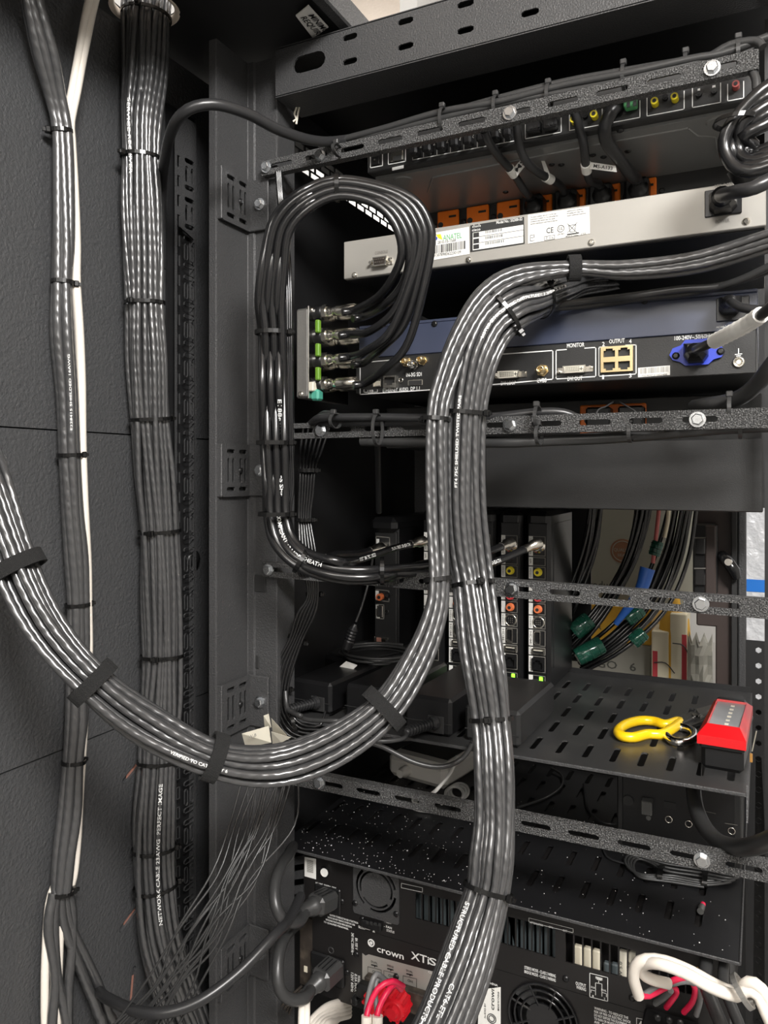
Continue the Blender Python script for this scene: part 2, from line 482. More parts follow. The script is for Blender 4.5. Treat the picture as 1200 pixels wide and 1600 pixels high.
# ------------------------------------------------------------------ cable bundles
def hexpack(n):
    pts = []
    for i in range(-6, 7):
        for j in range(-6, 7): pts.append((i + j * .5, j * .8660254))
    pts.sort(key=lambda p: (round(p[0] ** 2 + p[1] ** 2, 4), atan2(p[1], p[0])))
    pts = pts[:n]; m = max(sqrt(x * x + y * y) for x, y in pts) or 1.
    cx = sum(p[0] for p in pts) / n; cy = sum(p[1] for p in pts) / n
    return [((x - cx) / m, (y - cy) / m) for x, y in pts]
def frames(path):
    out = []; P = [Vector(p[:3]) for p in path]
    for i in range(len(P)):
        T = (P[min(i + 1, len(P) - 1)] - P[max(i - 1, 0)]).normalized()
        N = (O - P[i]); N = (N - T * N.dot(T)).normalized(); out.append((P[i], T, T.cross(N), N))
    return out
def nearest(fr, px, py):
    best = None
    for i, (p, T, S, N) in enumerate(fr):
        q = p - O; d = q.dot(FW)
        if d < .05: continue
        x = PCX + FOC * q.dot(RT) / d; y = PCY - FOC * q.z / d; e = (x - px) ** 2 + (y - py) ** 2
        if best is None or e < best[0]: best = (e, i)
    return best[1]
def tie_on(root, fr, i, a, b, head=None, wd=.0036, name='cable_tie', m='tie_nylon', tail=None, tilt=0.):
    p, T, S, N = fr[i]
    if tilt:
        Rm = Matrix.Rotation(tilt, 3, N); T = Rm @ T; S = Rm @ S
    mb = MB().strap(p, T, S, N, a, b, wd, .0011 if m == 'tie_nylon' else .0022)
    if head is not None:
        d = S * cos(head) * (a + .002) + N * sin(head) * (b + .002); u = d.normalized(); v = T.cross(u)
        R = Matrix((v, T, u)).transposed()
        mb.box(p + d, (.0062, .0058, .0046), .0008, R)
        mb.box(p + d + u * .003, (.0026, .0030, .0030), 0, R)
    return mb.build(name, m, root)
def bundle(name, label, cat, ctrl, n, r, m='cable_jacket', ties=(), straps=(), flat=1., seed=1, wob=.5, twist=.6, sides=8, group=None, part='cable', step=.009, spread=None, prints=()):
    """ctrl: (point, half width in metres). ties: (px, py, head angle). The cables are packed round the path."""
    path = smooth_path([(*p, h) for p, h in ctrl], step); fr = frames(path); N_ = len(path)
    base = min(path, key=lambda q: q[2])
    root = thing(name, label, cat, base[:3], group)
    rnd = random.Random(seed); offs = hexpack(n)
    paths = []
    for k, (ox, oy) in enumerate(offs):
        ph = [rnd.uniform(0, 2 * pi) for _ in range(4)]; fq = [rnd.uniform(9, 16), rnd.uniform(22, 34)]; pts = []
        s = 0.
        for i, (p, T, S, N) in enumerate(fr):
            if i: s += (p - fr[i - 1][0]).length
            a = twist * sin(s * 2.2 + seed) ; c, q = cos(a), sin(a)
            x, y = ox * c - oy * q, ox * q + oy * c
            h = max(path[i][3] - r, r * .2)
            wx = wob * r * (sin(fq[0] * s + ph[0]) + .4 * sin(fq[1] * s + ph[1])); wy = wob * r * (sin(fq[0] * s + ph[2]) + .4 * sin(fq[1] * s + ph[3]))
            pts.append(p + S * (x * h + wx) + N * (y * h * flat + wy))
        paths.append(pts)
        MB().tube(pts, r, sides, uv=True).build(part, m, root)
    for px, py, head, *tl in ties:
        i = nearest(fr, px, py); h = path[i][3]
        tie_on(root, fr, i, h + .0006, max(h * flat, r) + .0006, head, tilt=tl[0] if tl else 0.)
    for px, py, *tl in straps:
        i = nearest(fr, px, py); h = path[i][3]
        tie_on(root, fr, i, h + .001, max(h * flat, r) + .001, None, .011, 'hook_and_loop_strap', 'velcro', tilt=tl[0] if tl else 0.)
    for (t, px, py, want, h, flip, *rest) in prints:      # printing on the cable that passes nearest pixel (px,py) in front
        best = None
        for pts in paths:
            for i, p in enumerate(pts):
                q = p - O; d = q.dot(FW)
                if d < .05: continue
                e = (PCX + FOC * q.dot(RT) / d - px) ** 2 + (PCY - FOC * q.z / d - py) ** 2 + (d * 1500) ** 2 * .02 * 2
                if best is None or e < best[0]: best = (e, pts, i)
        pts, i = best[1], best[2]
        if flip: pts = pts[::-1]; i = len(pts) - 1 - i
        s0 = sum((b - a).length for a, b in zip(pts[:i], pts[1:i + 1]))
        MB().wrap_text(t, pts, s0, h, r, wd=want).build('lettering', 'white_print', root)
    return root, paths
def px_path(ctrl, kind='D'):
    """(px, py, place, half width px) -> (point, half width m); place is camera depth, or ('X', x) / ('Y', y)"""
    out = []
    for px, py, q, h in ctrl:
        p = D(px, py, q) if not isinstance(q, tuple) else (PX(px, py, q[1]) if q[0] == 'X' else PY(px, py, q[1]))
        out.append((p, h * depth(p) / FOC))
    return out
def cable(name, label, cat, pts, r, m, group=None, sides=8, step=.008, parent=None, uv=False):
    P = [Vector(q[:3]) for q in smooth_path(pts, step)]
    o = MB().tube(P, r, sides, uv=uv).build(name, m, parent)
    if parent is None: tag(o, label, cat, group)
    return o, P

# ================================================================== the room
def structure(mb, name, m, label, parent=None):
    o = mb.build(name, m, parent); o['kind'] = 'structure'; o['label'] = label; return o
structure(MB().bb(-1.9, 1.9, -1.9, 3.0, -1.56, -1.5), 'floor', 'floor_tile', 'grey floor of the equipment room under the rack')
_c = structure(MB().bb(-1.9, 1.9, -1.9, 3.0, 1.10, 1.16), 'ceiling', 'ceiling_tile', 'pale tiled ceiling above the rack')
for i in range(5):
    for j in range(6):
        x = -1.8 + i * .61 + .13; y = -1.7 + j * .61
        if x > 1.8: continue
        MB().bb(x, x + .60, y, y + .60, 1.0915, 1.0995, .003).build('ceiling_tile', 'ceiling_tile', _c)
structure(MB().bb(-1.9, 1.9, 3.0, 3.06, -1.5, 1.1), 'wall_front', 'wall_paint', 'white painted wall of the room beyond the rack')
structure(MB().bb(-1.9, 1.9, -1.96, -1.9, -1.5, 1.1), 'wall_back', 'wall_paint', 'white painted wall behind the camera')
structure(MB().bb(-1.01, -.95, -1.9, 3.0, -1.5, 1.1), 'wall_side', 'wall_paint', 'white painted wall beyond the black side panel')
structure(MB().bb(-.70, -.66, 1.50, 2.30, -1.5, 1.1).bb(-.95, -.66, 2.28, 2.32, -1.5, 1.1), 'light_baffle', 'wall_paint', 'added baffle keeping the side aisle light off the cartons in front of the rack')  # unseen baffle, added to stop aisle light reaching the cartons
structure(MB().bb(1.9, 1.96, -1.9, 3.0, -1.5, 1.1), 'wall_right', 'wall_paint', 'white painted wall to the right of the rack')

# the black panelled side that carries the vertical cable bundles
XW = -.600
wl = structure(MB().bb(XW - .024, XW - .010, -.25, .745, -1.5, .470), 'wall_left', 'dark_metal', 'black textured steel side panel with cable bundles tied to it')
for z0, z1 in ((-1.495, -.2648), (-.2634, .0405), (.0419, .470)):
    loops = [rect(-.25, z0, .745, z1)]
    for (px, py, hh, an) in ((205, 1207, .030, .5), (201, 1436, .030, .45), (208, 1537, .036, 1.45)):
        p = PX(px, py, XW)
        if z0 < p.z - EYE < z1: loops.append(slot(p.y, p.z - EYE, hh, .006, an))
    MB().plate(loops, .009, SIDE(W(XW - .0045, 0, 0))).build('panel', 'wall_coat', wl)
for (px, py, an) in ((206, 1207, .5), (202, 1436, .45), (208, 1541, 1.45)):   # brown board behind the knockouts
    p = PX(px, py, XW - .0032)
    MB().box(p, (.0008, .016, .024)).build('backing_board', 'copper_brown', wl)

# steel top of the enclosure, with a hole the bundles come through
hc = PX(228, -14, -.572); hole = (-.568, hc.y - .006)
XR = -.398
tp = structure(MB().plate([rect(-.624, -.25, XR, 1.30), circle(hole[0], hole[1], .034, 28), circle(-.572, .470, .026, 24)], .012, TOPF(W(0, 0, .482))), 'trim_1', 'dark_metal', 'black steel top of the rack enclosure with a cable hole')
MB().bb(XR - .004, XR + .010, -.25, 1.30, .470, .500, .002).build('edge_channel', 'powder_coat', tp)
MB().torus(W(hole[0], hole[1], .480), (0, 0, 1), .034, .0045, 32, 8).build('grommet', 'grommet', tp)
MB().torus(W(-.572, .470, .480), (0, 0, 1), .026, .004, 28, 8).build('grommet', 'grommet', tp)
# warning label on the enclosure top
def on_z(px, py, z): return PZ(px, py, z)
lab = thing('warning_label', 'white label reading minimum and required in black capitals under the enclosure top', 'label', on_z(490, 33, .4690))
q = [on_z(*p, .4692) for p in ((462, 25), (482, 9), (513, 43), (489, 60))]
MB().add([Vector(v) for v in q] + [v + Vector((0, 0, .0012)) for v in q], [(0, 1, 2, 3), (7, 6, 5, 4), (0, 4, 5, 1), (1, 5, 6, 2), (2, 6, 7, 3), (3, 7, 4, 0)]).build('backing', 'label_white', lab)
tx = MB()
a, b, c_, d_ = q
ux = (c_ - b).normalized(); uy = (b - a); uy = (uy - ux * uy.dot(ux)).normalized(); Lh = (b - a).length; dz = Vector((0, 0, -.0006))
tx.text('MINIMUM A', a + ux * .004 + uy * (Lh * .55) + dz, ux, uy, Lh * .30)
tx.text('REQUIRED', a + ux * .004 + uy * (Lh * .14) + dz, ux, uy, Lh * .30)
tx.build('lettering', 'black_print', lab)

# ================================================================== rack frame
XA = -.5213; YB = .7107; XE = -.483; YA = .655
rk = thing('equipment_rack', 'black steel equipment rack frame with slotted top beam and bent side posts', 'rack', W(-.25, 1.0, -1.5))
prof = [(-.531, YA), (XA - .0014, YA), (XA - .0003, YA + .0003), (XA, YA + .0014), (XA, YB - .0006), (XA + .0006, YB), (-.5135, YB), (-.5120, YB + .0022), (XE - .0014, YB + .0022), (XE - .0003, YB + .0025), (XE, YB + .0036), (XE, .748), (XE - .002, .748), (XE - .002, YB + .0044), (-.5130, YB + .0044), (-.5143, YB + .002), (XA - .002, YB + .002), (XA - .002, YA + .002), (-.531, YA + .002)]
n = len(prof)
pm = MB(); zt = .4635
pm.add([W(x, y, -1.5) for x, y in prof] + [W(x, y, zt) for x, y in prof], [(i, (i + 1) % n, (i + 1) % n + n, i + n) for i in range(n)])
pm.build('post', 'powder_coat', rk)
# oblong post cut-outs seen as dark slots
for px, py, wp_, hp_ in ((404, 912, 20, 26), (401, 1035, 5, 20), (392, 1438, 5, 18)):
    p = PY(px, py, YB); a_, b_ = sc(px, py, YB)
    MB().box((p.x, YB + .0016, p.z), (wp_ * a_, .0016, hp_ * b_), .0005).build('cut_out', 'black_print', rk)
# top beam
bz0, bz1 = .411, .463
loops = [rect(-.4765, bz0, .09, bz1)]
pc = PY(483, 97, .70)
loops.append(slot(pc.x, pc.z - EYE, .0400, .0185, 0, 6))
for k in range(-0, 8):
    x = -.3838 + .0635 * k
    if x < .08:
        for z in (.4535, .4283): loops.append(slot(x, z, .0175, .0062, 0, 3))
MB().plate(loops, .002, FACE(W(0, .701, 0))).bb(-.4765, .09, .700, .752, bz0 - .001, bz0 + .001).bb(-.4765, .09, .700, .752, bz1 - .001, bz1 + .001).build('top_beam', 'powder_coat', rk)
MB().lathe(W(-.455, .73, .463), (0, 0, 1), [(0, .016), (.003, .016), (.003, .010), (.009, .010)], 6, False).build('top_bolt', 'dark_metal', rk)
# inner side panel with a perforated strip along its upper edge
XS = -.525
MB().bb(XS - .003, XS, .748, 1.20, -1.5, .383).build('side_panel', 'dark_metal', rk)
MB().bb(XS - .003, XS, .748, 1.20, .421, .460).build('side_panel', 'dark_metal', rk)
loops = [rect(.748, .383, 1.20, .421)]
y = .752; row = 0
for r_ in range(4):
    y = .751 + (r_ % 2) * .0128
    while y < 1.17:
        loops.append(rect(y, .3845 + r_ * .0091, y + .0222, .3845 + r_ * .0091 + .0073)); y += .0255
MB().plate(loops, .0015, SIDE(W(XS - .001, 0, 0))).build('perforated_strip', 'dark_metal', rk)
MB().bb(XS, .06, .752, 1.20, .459, .463).build('top_panel', 'dark_metal', rk)
# front closing panels (far side of the rack)
MB().bb(XS, .05, 1.196, 1.200, -.048, .460).build('front_panel', 'dark_metal', rk)
MB().bb(XS, -.235, 1.196, 1.200, -.29, -.048).build('front_panel', 'dark_metal', rk)
MB().bb(XS, .05, 1.196, 1.200, -1.5, -.318).build('front_panel', 'dark_metal', rk)
# front mounting rail with square holes
loops = [rect(-.492, -.30, -.430, .35)]
for k in range(42):
    z = -.29 + k * .01524
    loops.append(rect(-.4585, z, -.4530, z + .0075))
MB().plate(loops, .002, FACE(W(0, 1.11, 0))).build('front_rail', 'powder_coat', rk)
MB().bb(-.450, -.446, 1.100, 1.111, -.30, .35).build('front_rail', 'dark_metal', rk)
# right-hand posts
loops = [rect(.0022, -1.5, .06, .41)]
for k in range(100):
    z = -1.45 + k * .01815
    loops.append(rect(.010, z, .0185, z + .0085))
MB().plate(loops, .002, FACE(W(0, .775, 0))).build('rear_post', 'dark_metal', rk)
loops = [rect(-.0195, -1.5, .05, -.222)]
for k in range(60):
    z = -1.45 + k * .0206
    loops.append(slot(-.004, z, .008, .008))
MB().plate(loops, .002, FACE(W(0, 1.135, 0))).build('front_post', 'dark_metal', rk)
# bent brackets on the left post
for py in (312, 735, 1103, 1503):
    zc = PX(362, py, XA).z - EYE; hh = .0285
    loops = [rrect(YA + .004, zc - hh, YB - .002, zc + hh, .002)]
    y0 = YA + .010
    for dy in (.0085, .0300):
        loops.append(slot(y0 + dy, zc + .0205, .0150, .0050)); loops.append(slot(y0 + dy, zc - .0205, .0150, .0050))
        for q_ in (-.0042, .0042): loops.append(slot(y0 + dy + q_, zc, .0270, .0042, pi / 2))
    br = MB().plate(loops, .002, SIDE(W(XA + .0042, 0, 0))).bb(XA + .0032, -.4915, YB - .0032, YB - .0012, zc - hh, zc + hh, .0008).build('bracket', 'powder_coat', rk)
    MB().bb(XA - .001, XA + .006, YA + .0012, YA + .0035, zc - hh, zc + hh, .0008).build('bracket_lip', 'powder_coat', br)
    put(None, 'screw', W(XA + .0052, y0 + .0255, zc), br, RZ90, SCREW)
    put(None, 'bolt', W(-.5020, YB - .0032, zc), br, None, BOLT)

MB().bb(XW - .010, -.5275, .7450, .7485, -1.5, .463).build('gap_cover', 'dark_metal', rk)  # added black sheet, keeps the bright aisle out of the dark gap

# ================================================================== horizontal lacing bars
YL = .700
BARS = {}
def lacing_bar(key, x0, y0, x1, y1, bolts, label, top=False, phase=.012):
    a = PY(x0, y0, YL); b = PY(x1, y1, YL); L = (b - a).length; d = (b - a).normalized(); nz = Vector((-d.z, 0, d.x))
    root = thing('lacing_bar', label, 'bar', a, 'slotted lacing bars across the back of the rack')
    h = .0165; loops = [rrect(0, -h / 2, L, h / 2, .0015)]
    x = phase
    while x + .030 < L:
        loops.append(slot(x + .0145, 0.0003, .0285, .0050)); x += .0437
    M = basis(a + Vector((0, .0011, 0)), d, nz)
    mb = MB().plate(loops, .0022, M)
    for s_ in (1, -1):
        o = a + nz * (s_ * (h / 2 - .001)) + d * (L / 2) + Vector((0, .0055, 0))
        mb.box(o, (L, .0095, .0018), .0004, Matrix((d, Vector((0, 1, 0)), nz)).transposed())
    mb.build('bar', 'wrinkle_coat', root)
    for px in bolts:
        py = y0 + (y1 - y0) * (px - x0) / (x1 - x0); put(None, 'bolt', PY(px, py, YL), root, None, BOLT)
    BARS[key] = (root, a, d, nz); return root
lacing_bar(1, 408, 263.5, 1186, 91, (417, 501, 797, 1113), 'topmost slotted lacing bar, sloping over the row of yellow sockets')
lacing_bar(2, 442, 674, 1215, 652, (502, 797, 1090), 'slotted lacing bar just below the device with the blue inlet')
lacing_bar(3, 410, 889, 1215, 953, (420, 800, 1095), 'slotted lacing bar in front of the upright black receivers')
lacing_bar(4, 430, 1209, 1215, 1367, (500, 1097), 'lowest slotted lacing bar, dusty and above the black shelf over the amplifiers')
for key, px, wd in ((2, 548, 0), (3, 470, 0)): pass

# slotted vertical cable strip on the side panel
ls = thing('cable_strip', 'black slotted vertical lacing strip beside the thick cable bundle', 'strip', PX(278, 1450, XW))
y0, y1 = PX(262, 700, XW).y, PX(294, 700, XW).y
z0, z1 = -.62, .405
loops = [rect(y0, z0, y1, z1)]
z = z0 + .010; wdt = y1 - y0
while z < z1 - .045:
    cy = y0 + wdt * .66
    loops.append(slot(cy, z + .004, .0170, .0055)); loops.append(slot(cy, z + .0345, .0170, .0055))
    for q_ in (-.0048, .0048): loops.append(slot(cy + q_, z + .0190, .0190, .0052, pi / 2))
    for k in (0, .0222): loops.append(rect(y0 + .0022, z + k, y0 + .0068, z + k + .013))
    z += .0444
MB().plate(loops, .002, SIDE(W(XW + .0110, 0, 0))).build('strip_plate', 'powder_coat', ls)
MB().bb(XW, XW + .003, y0 - .004, y1 + .008, z0 - .005, z1 + .01).build('slot_shade', 'dark_metal', ls)  # added dark sheet, stands for the shade inside the strip's slots
MB().bb(XW + .003, XW + .0100, y1 - .002, y1, z0, z1).build('strip_edge', 'powder_coat', ls)
# small knob and yellow tag near the strip
p = PX(299, 874, XW + .002)
kb = thing('latch_knob', 'small round black latch knob with a reddish tab behind the slotted strip', 'knob', p)
MB().lathe(p, (1, 0, 0), [(0, .011), (.004, .011), (.006, .008), (.008, .003)], 18).build('knob', 'black_plastic', kb)
MB().box(p + Vector((.001, .002, -.018)), (.002, .007, .016), .0005).build('tab', 'copper_brown', kb)
p = PX(304, 98, XW + .0006)
tag(MB().lathe(p, (1, 0, 0), [(0, .0062), (.0006, .0062)], 18, False).build('sticker', 'sticker_yellow'), 'small dim yellow oval sticker on the black panel beside the left post', 'sticker')
p = PX(319, 100, XW + .001)
tag(MB().bb(p.x, p.x + .004, p.y - .003, p.y + .003, p.z - EYE - .014, p.z - EYE + .018, .0015).build('hinge_pin', 'dark_metal'), 'short vertical black hinge pin beside the yellow sticker', 'hinge')

# ================================================================== cable bundles in the foreground
XB = XW + .028
b2 = [(232, -60, ('X', XB), 36), (231, 0, ('X', XB), 37), (229, 25, ('X', XB), 36), (226, 110, ('X', XB), 34), (219, 180, ('X', XB), 31), (219, 245, ('X', XB), 28), (221, 320, ('X', XB), 31),
      (224, 400, ('X', XB), 31), (226, 473, ('X', XB), 29), (231, 565, ('X', XB), 33), (236, 655, ('X', XB), 31.5), (243, 745, ('X', XB), 33), (249, 830, ('X', XB), 31), (252, 930, ('X', XB), 33),
      (253, 1025, ('X', XB), 31), (250, 1110, ('X', XB), 33), (246, 1190, ('X', XB), 29), (242, 1270, ('X', XB), 32), (241, 1325, ('X', XB), 32), (243, 1385, ('X', XB), 32.5), (252, 1470, ('X', XB + .004), 35), (275, 1550, ('X', XB + .012), 36), (305, 1640, ('X', XB + .02), 36), (325, 1800, ('X', XB + .03), 36), (335, 2200, ('X', XB + .03), 36)]
bundle('cable_bundle', 'thick vertical bundle of about thirty black network cables beside the slotted strip', 'cables', px_path(b2), 37, .0029,
       ties=((229, 25, 1.2), (219, 245, .6), (226, 473, .9), (236, 655, 3.6), (249, 830, 1.2), (253, 1025, 1.3), (246, 1190, 2.6), (241, 1325, 2.9), (243, 1385, 3.2)), seed=3, wob=.55, flat=.72, twist=.35,
       prints=(('SERVICE RECEIVER', 213, 150, .075, .0028, False), ('PERFECT IMAGE', 246, 1300, .05, .0036, True), ('NETWORK CABLE 23AWG', 258, 1440, .09, .0034, True)))

XB1 = XW + .016
b1 = [(34, -210, ('X', XB1 + .012), 19), (38, -140, ('X', XB1 + .012), 19), (40, -60, ('X', XB1 + .012), 20), (50, 0, ('X', XB1 + .01), 19), (68, 80, ('X', XB1 + .006), 21), (84, 150, ('X', XB1), 17), (95, 205, ('X', XB1), 15.5), (99, 300, ('X', XB1), 16.5), (100, 380, ('X', XB1), 17), (98, 441, ('X', XB1), 15.5),
      (99, 520, ('X', XB1), 18), (106, 620, ('X', XB1), 17), (109, 711, ('X', XB1), 17), (113, 800, ('X', XB1), 17), (118, 870, ('X', XB1), 18), (121, 945, ('X', XB1), 16.5), (121, 1050, ('X', XB1), 18), (120, 1130, ('X', XB1), 18),
      (115, 1191, ('X', XB1), 15.5), (110, 1270, ('X', XB1), 18), (101, 1340, ('X', XB1), 17), (96, 1395, ('X', XB1), 15.5)]
r1, _ = bundle('cable_bundle', 'slim bundle of black cables with one white cable tied to the side panel', 'cables', px_path(b1), 7, .0046,
       ties=((95, 205, .3), (98, 441, 3.3), (109, 711, 3.4), (121, 945, 3.5), (115, 1191, 3.9), (96, 1395, 3.5)), seed=5, wob=.22, flat=.8, twist=.45, sides=10,
       prints=(('E228415 SHIELDED 16AWG', 106, 680, .07, .0018, True),))
# the cables fan out below the last tie: they belong to the same bundle
for pts in (((94, 1385), (98, 1440), (118, 1495), (136, 1540), (152, 1580), (162, 1640), (170, 2000)), ((100, 1385), (108, 1440), (133, 1495), (152, 1535), (168, 1580), (180, 1640), (190, 2000)),
            ((88, 1390), (84, 1440), (88, 1520), (100, 1580), (104, 1640), (106, 2000)), ((104, 1390), (112, 1420), (112, 1480), (107, 1540), (106, 1640), (110, 2000)), ((84, 1395), (76, 1450), (86, 1530), (80, 1640), (80, 2000))):
    cable('cable', '', '', [PX(x, y, XB1 - .002 + .004 * i / 3) for i, (x, y) in enumerate(pts)], .0046, 'cable_jacket', parent=r1, uv=True)
cable('white_cable', '', '', [PX(x, y, XB1 + .004) for x, y in ((184, -160), (166, -60), (148, 0), (131, 80), (120, 140), (110, 190), (111, 215), (116, 300), (119, 380), (119, 440), (124, 520), (127, 600), (128, 690), (131, 780), (136, 880), (137, 945), (138, 1020), (134, 1060))], .0043, 'white_jacket', parent=r1, sides=10)
cable('white_cable', '', '', [PX(x, y, XB1 - .003) for x, y in ((134, 1060), (130, 1150), (125, 1230), (120, 1320), (112, 1380), (94, 1400))], .0040, 'white_jacket', parent=r1)
cable('white_cable', '', '', [PX(x, y, XB1 + .003) for x, y in ((74, 1396), (73, 1430), (70, 1500), (70, 1570), (71, 1640))], [.0022] + [.0042] * 200, 'white_jacket', parent=r1) if False else None
cable('white_cable', '', '', [PX(x, y, XB1 - .006) for x, y in ((100, 1330), (90, 1372), (77, 1412), (71, 1500), (70, 1570), (71, 1640), (74, 2000))], .0038, 'white_jacket', parent=r1)
cable('white_cable', '', '', [PX(x, y, XB1 - .002) for x, y in ((96, 1400), (94, 1460), (92, 1520), (90, 1580), (90, 1640), (92, 2000))], .0034, 'white_jacket', parent=r1)
cable('white_cable', '', '', [PX(x, y, XB1 + .003) for x, y in ((176, -150), (156, -50), (139, 2), (124, 80), (113, 140), (104, 190), (107, 215), (112, 300))], .0040, 'white_jacket', parent=r1)

# hanging swag of cables that rises to the right and runs under the grey switch
b3x = [(W(-.565, .24, .62), .018), (W(-.560, .25, .50), .018), (W(-.545, .27, .36), .018), (W(-.515, .31, .22), .018)]
b3 = [(-60, 640, .60, 34), (-22, 750, .575, 36), (25, 886, .565, 38), (75, 985, .56, 37), (145, 1066, .56, 34), (230, 1131, .57, 37), (335, 1183, .58, 31), (430, 1193, .60, 36), (520, 1164, .61, 37), (600, 1107, .62, 33),
      (650, 1030, .635, 30), (678, 960, .645, 24), (685, 905, .65, 20), (682, 800, .66, 21), (681, 655, .665, 20), (694, 590, .67, 22), (722, 520, .675, 24), (760, 462, .68, 25), (810, 431, .685, 22), (897, 419, .69, 15), (980, 421, .68, 20), (1090, 408, .66, 22), (1210, 372, .63, 22), (1290, 350, .60, 22), (1420, 310, .58, 22)]
bundle('cable_bundle', 'swag of black network cables looping from the left edge up to the grey switch', 'cables', b3x + px_path(b3), 12, .0030,
       ties=((685, 905, 4.0, .15), (679, 655, 3.8)), straps=((25, 886, .1), (145, 1066), (335, 1183), (600, 1107), (897, 419)), seed=11, wob=.35, flat=.72, twist=.5, sides=10,
       prints=(('VERIFIED TO CATEGORY 6', 262, 1178, .045, .0022, False),))

b4 = [(985, 432, .93, 14), (915, 441, .82, 19), (880, 450, .755, 27), (842, 463, .715, 33), (803, 476, .69, 39), (768, 505, .685, 40), (745, 550, .68, 39), (733, 600, .68, 36), (727, 645, .68, 34), (725, 720, .68, 32), (726, 800, .68, 31.5), (731, 860, .68, 32), (739, 912, .675, 31),
      (750, 1000, .66, 34), (760, 1060, .65, 34), (768, 1124, .645, 32), (773, 1200, .63, 34), (773, 1280, .62, 34), (768, 1340, .61, 37), (762, 1390, .605, 36), (745, 1450, .595, 41), (722, 1520, .58, 45), (690, 1600, .565, 46), (650, 1680, .55, 46), (600, 1800, .55, 46), (560, 2100, .56, 46)]
bundle('cable_bundle', 'thickest bundle of black network cables falling past the amplifiers in front of the rack', 'cables', px_path(b4), 30, .0030,
       ties=((842, 462, 1.2), (784, 490, 2.8), (727, 645, 2.6), (739, 912, 1.9), (768, 1124, 1.4), (762, 1390, 2.6)), seed=17, wob=.45, flat=.75, twist=.35, sides=10,
       prints=(('STRUCTURED CABLE PRODUCTS', 725, 1400, .084, .0034, False), ('CAT6-ETL', 684, 1527, .024, .0034, False), ('CAT6', 654, 1578, .012, .0034, False), ('LISTED CMR CATEGORY 6 23AWG E188630', 745, 530, .10, .0024, True),
               ('E1 CAT6 VERIFIED 1 2 3 4 5 6 7 8', 760, 500, .11, .0026, True), ('FT4 75C SHIELDED TWISTED PAIRS', 722, 760, .08, .0022, True)))
# ------------------------------------------------------------------ coaxial loop
cx = thing('coax_bundle', 'coil of thick black coaxial cables looping from the silver connectors down to the receivers', 'cables', D(540, 900, .78))
ends = [(535, 488), (551, 498), (530, 525), (530, 560), (550, 570), (552, 602)]
mids = [((587, 467), (612, 437), (628, 395)), ((600, 478), (630, 443), (640, 395)), ((577, 518), (620, 480), (646, 395)), ((573, 548), (615, 510), (655, 395)), ((600, 541), (636, 497), (662, 395)), ((600, 578), (640, 530), (672, 400))]
outs = [((655, 847, .885), (615, 857), (560, 875)), ((590, 857, .93), (560, 864), (520, 868)), ((793, 850, .855), (760, 862), (690, 880)), ((834, 852, .83), (765, 881), (690, 895)), ((740, 846, .86), (700, 872), (650, 884)), ((715, 849, .87), (680, 880), (640, 893))]
coax_paths = []
for k in range(6):
    t = k / 5.
    r_ = lambda a, b: a + (b - a) * t
    ex, ey = ends[k]
    back = k in (1, 4)
    d0 = .815 if back else .79
    pts = [D(ex, ey, d0), D(ex + 18, ey - 3, d0)]
    m = mids[k]
    pts += [D(*m[0], .76), D(*m[1], .735), D(*m[2], .715)]
    pts += [D(r_(617, 669), r_(350, 345), .71), D(r_(585, 632), r_(318, 303), .71), D(r_(530, 535), r_(306, 280), .71 + .012 * (k % 2)), D(r_(484, 470), r_(325, 300), .71), D(r_(452, 428), r_(362, 342), .715 + .012 * (k % 2)),
            D(r_(444, 411), r_(420, 410), .725), D(r_(440, 404), r_(480, 470), .735), D(r_(441, 409), 520, .74 + .013 * (k % 2)), D(r_(443, 410), 600, .74 + .012 * ((k + 1) % 2)), D(r_(445, 412), 690, .745 + .012 * (k % 2)), D(r_(446, 416), 760, .75),
            D(r_(447, 417), 803, .75 + .013 * (k % 2)), D(r_(456, 428), r_(838, 848), .745), D(r_(482, 466), r_(864, 886), .735), D(r_(535, 530), r_(878, 906), .725 + .012 * (k % 2)), D(r_(597, 597), r_(879, 905), .735 + .012 * (k % 2))]
    e, a, b = outs[k]
    tail = [D(b[0], b[1], (e[2] + .74) / 2), D(a[0], a[1], e[2] - .03), D(*e)]
    if k in (0, 1): pts[-1] = D(r_(540, 540), r_(878, 905), .735)
    if k < 2: pts = pts[:-1]
    o, P = cable('cable', '', '', pts + tail, .0041, 'coax_jacket', parent=cx, sides=10)
    coax_paths.append(P)
    # silver compression connector at the receiver end
    pe = D(*e); dr = (P[-1] - P[-4]).normalized()
    MB().lathe(pe - dr * .014, dr, [(0, .0046), (.010, .0046), (.012, .0062), (.022, .0062)], 14).build('connector', 'nickel', cx)
for k in range(4):
    cable('thin_cable', '', '', [D(432 + k * 2, 268, .80), D(437 + k * 2, 330, .80), D(444 + k * 3, 420, .775), D(446 + k * 3, 520, .77), D(448 + k * 2.5, 620, .77), D(447 + k * 3, 693, .77), D(450 + k * 2.5, 760, .77), D(444 + k * 3, 803, .77), D(452 + k * 4, 860, .79), D(470 + k * 4, 900, .82)], .0019, 'coax_jacket', parent=cx, sides=6)
def ring_tie(root, p, ax, a, b, head, m='tie_nylon', wd=.004, name='cable_tie'):
    ax = Vector(ax).normalized(); N = (O - p); N = (N - ax * N.dot(ax)).normalized(); S = ax.cross(N)
    tie_on(root, [(p, ax, S, N)], 0, a, b, head, wd, name, m)
ring_tie(cx, D(527, 293, .716), RT, .0125, .012, None)
for x, y, a in ((427, 520, .017), (429, 692, .017), (431, 803, .0165)): ring_tie(cx, D(x, y, .747), UP, a, .013, .5)
ring_tie(cx, D(470, 876, .738), RT + UP * -.6, .012, .012, None); ring_tie(cx, D(597, 892, .741), RT, .0125, .012, None)
tx = MB()
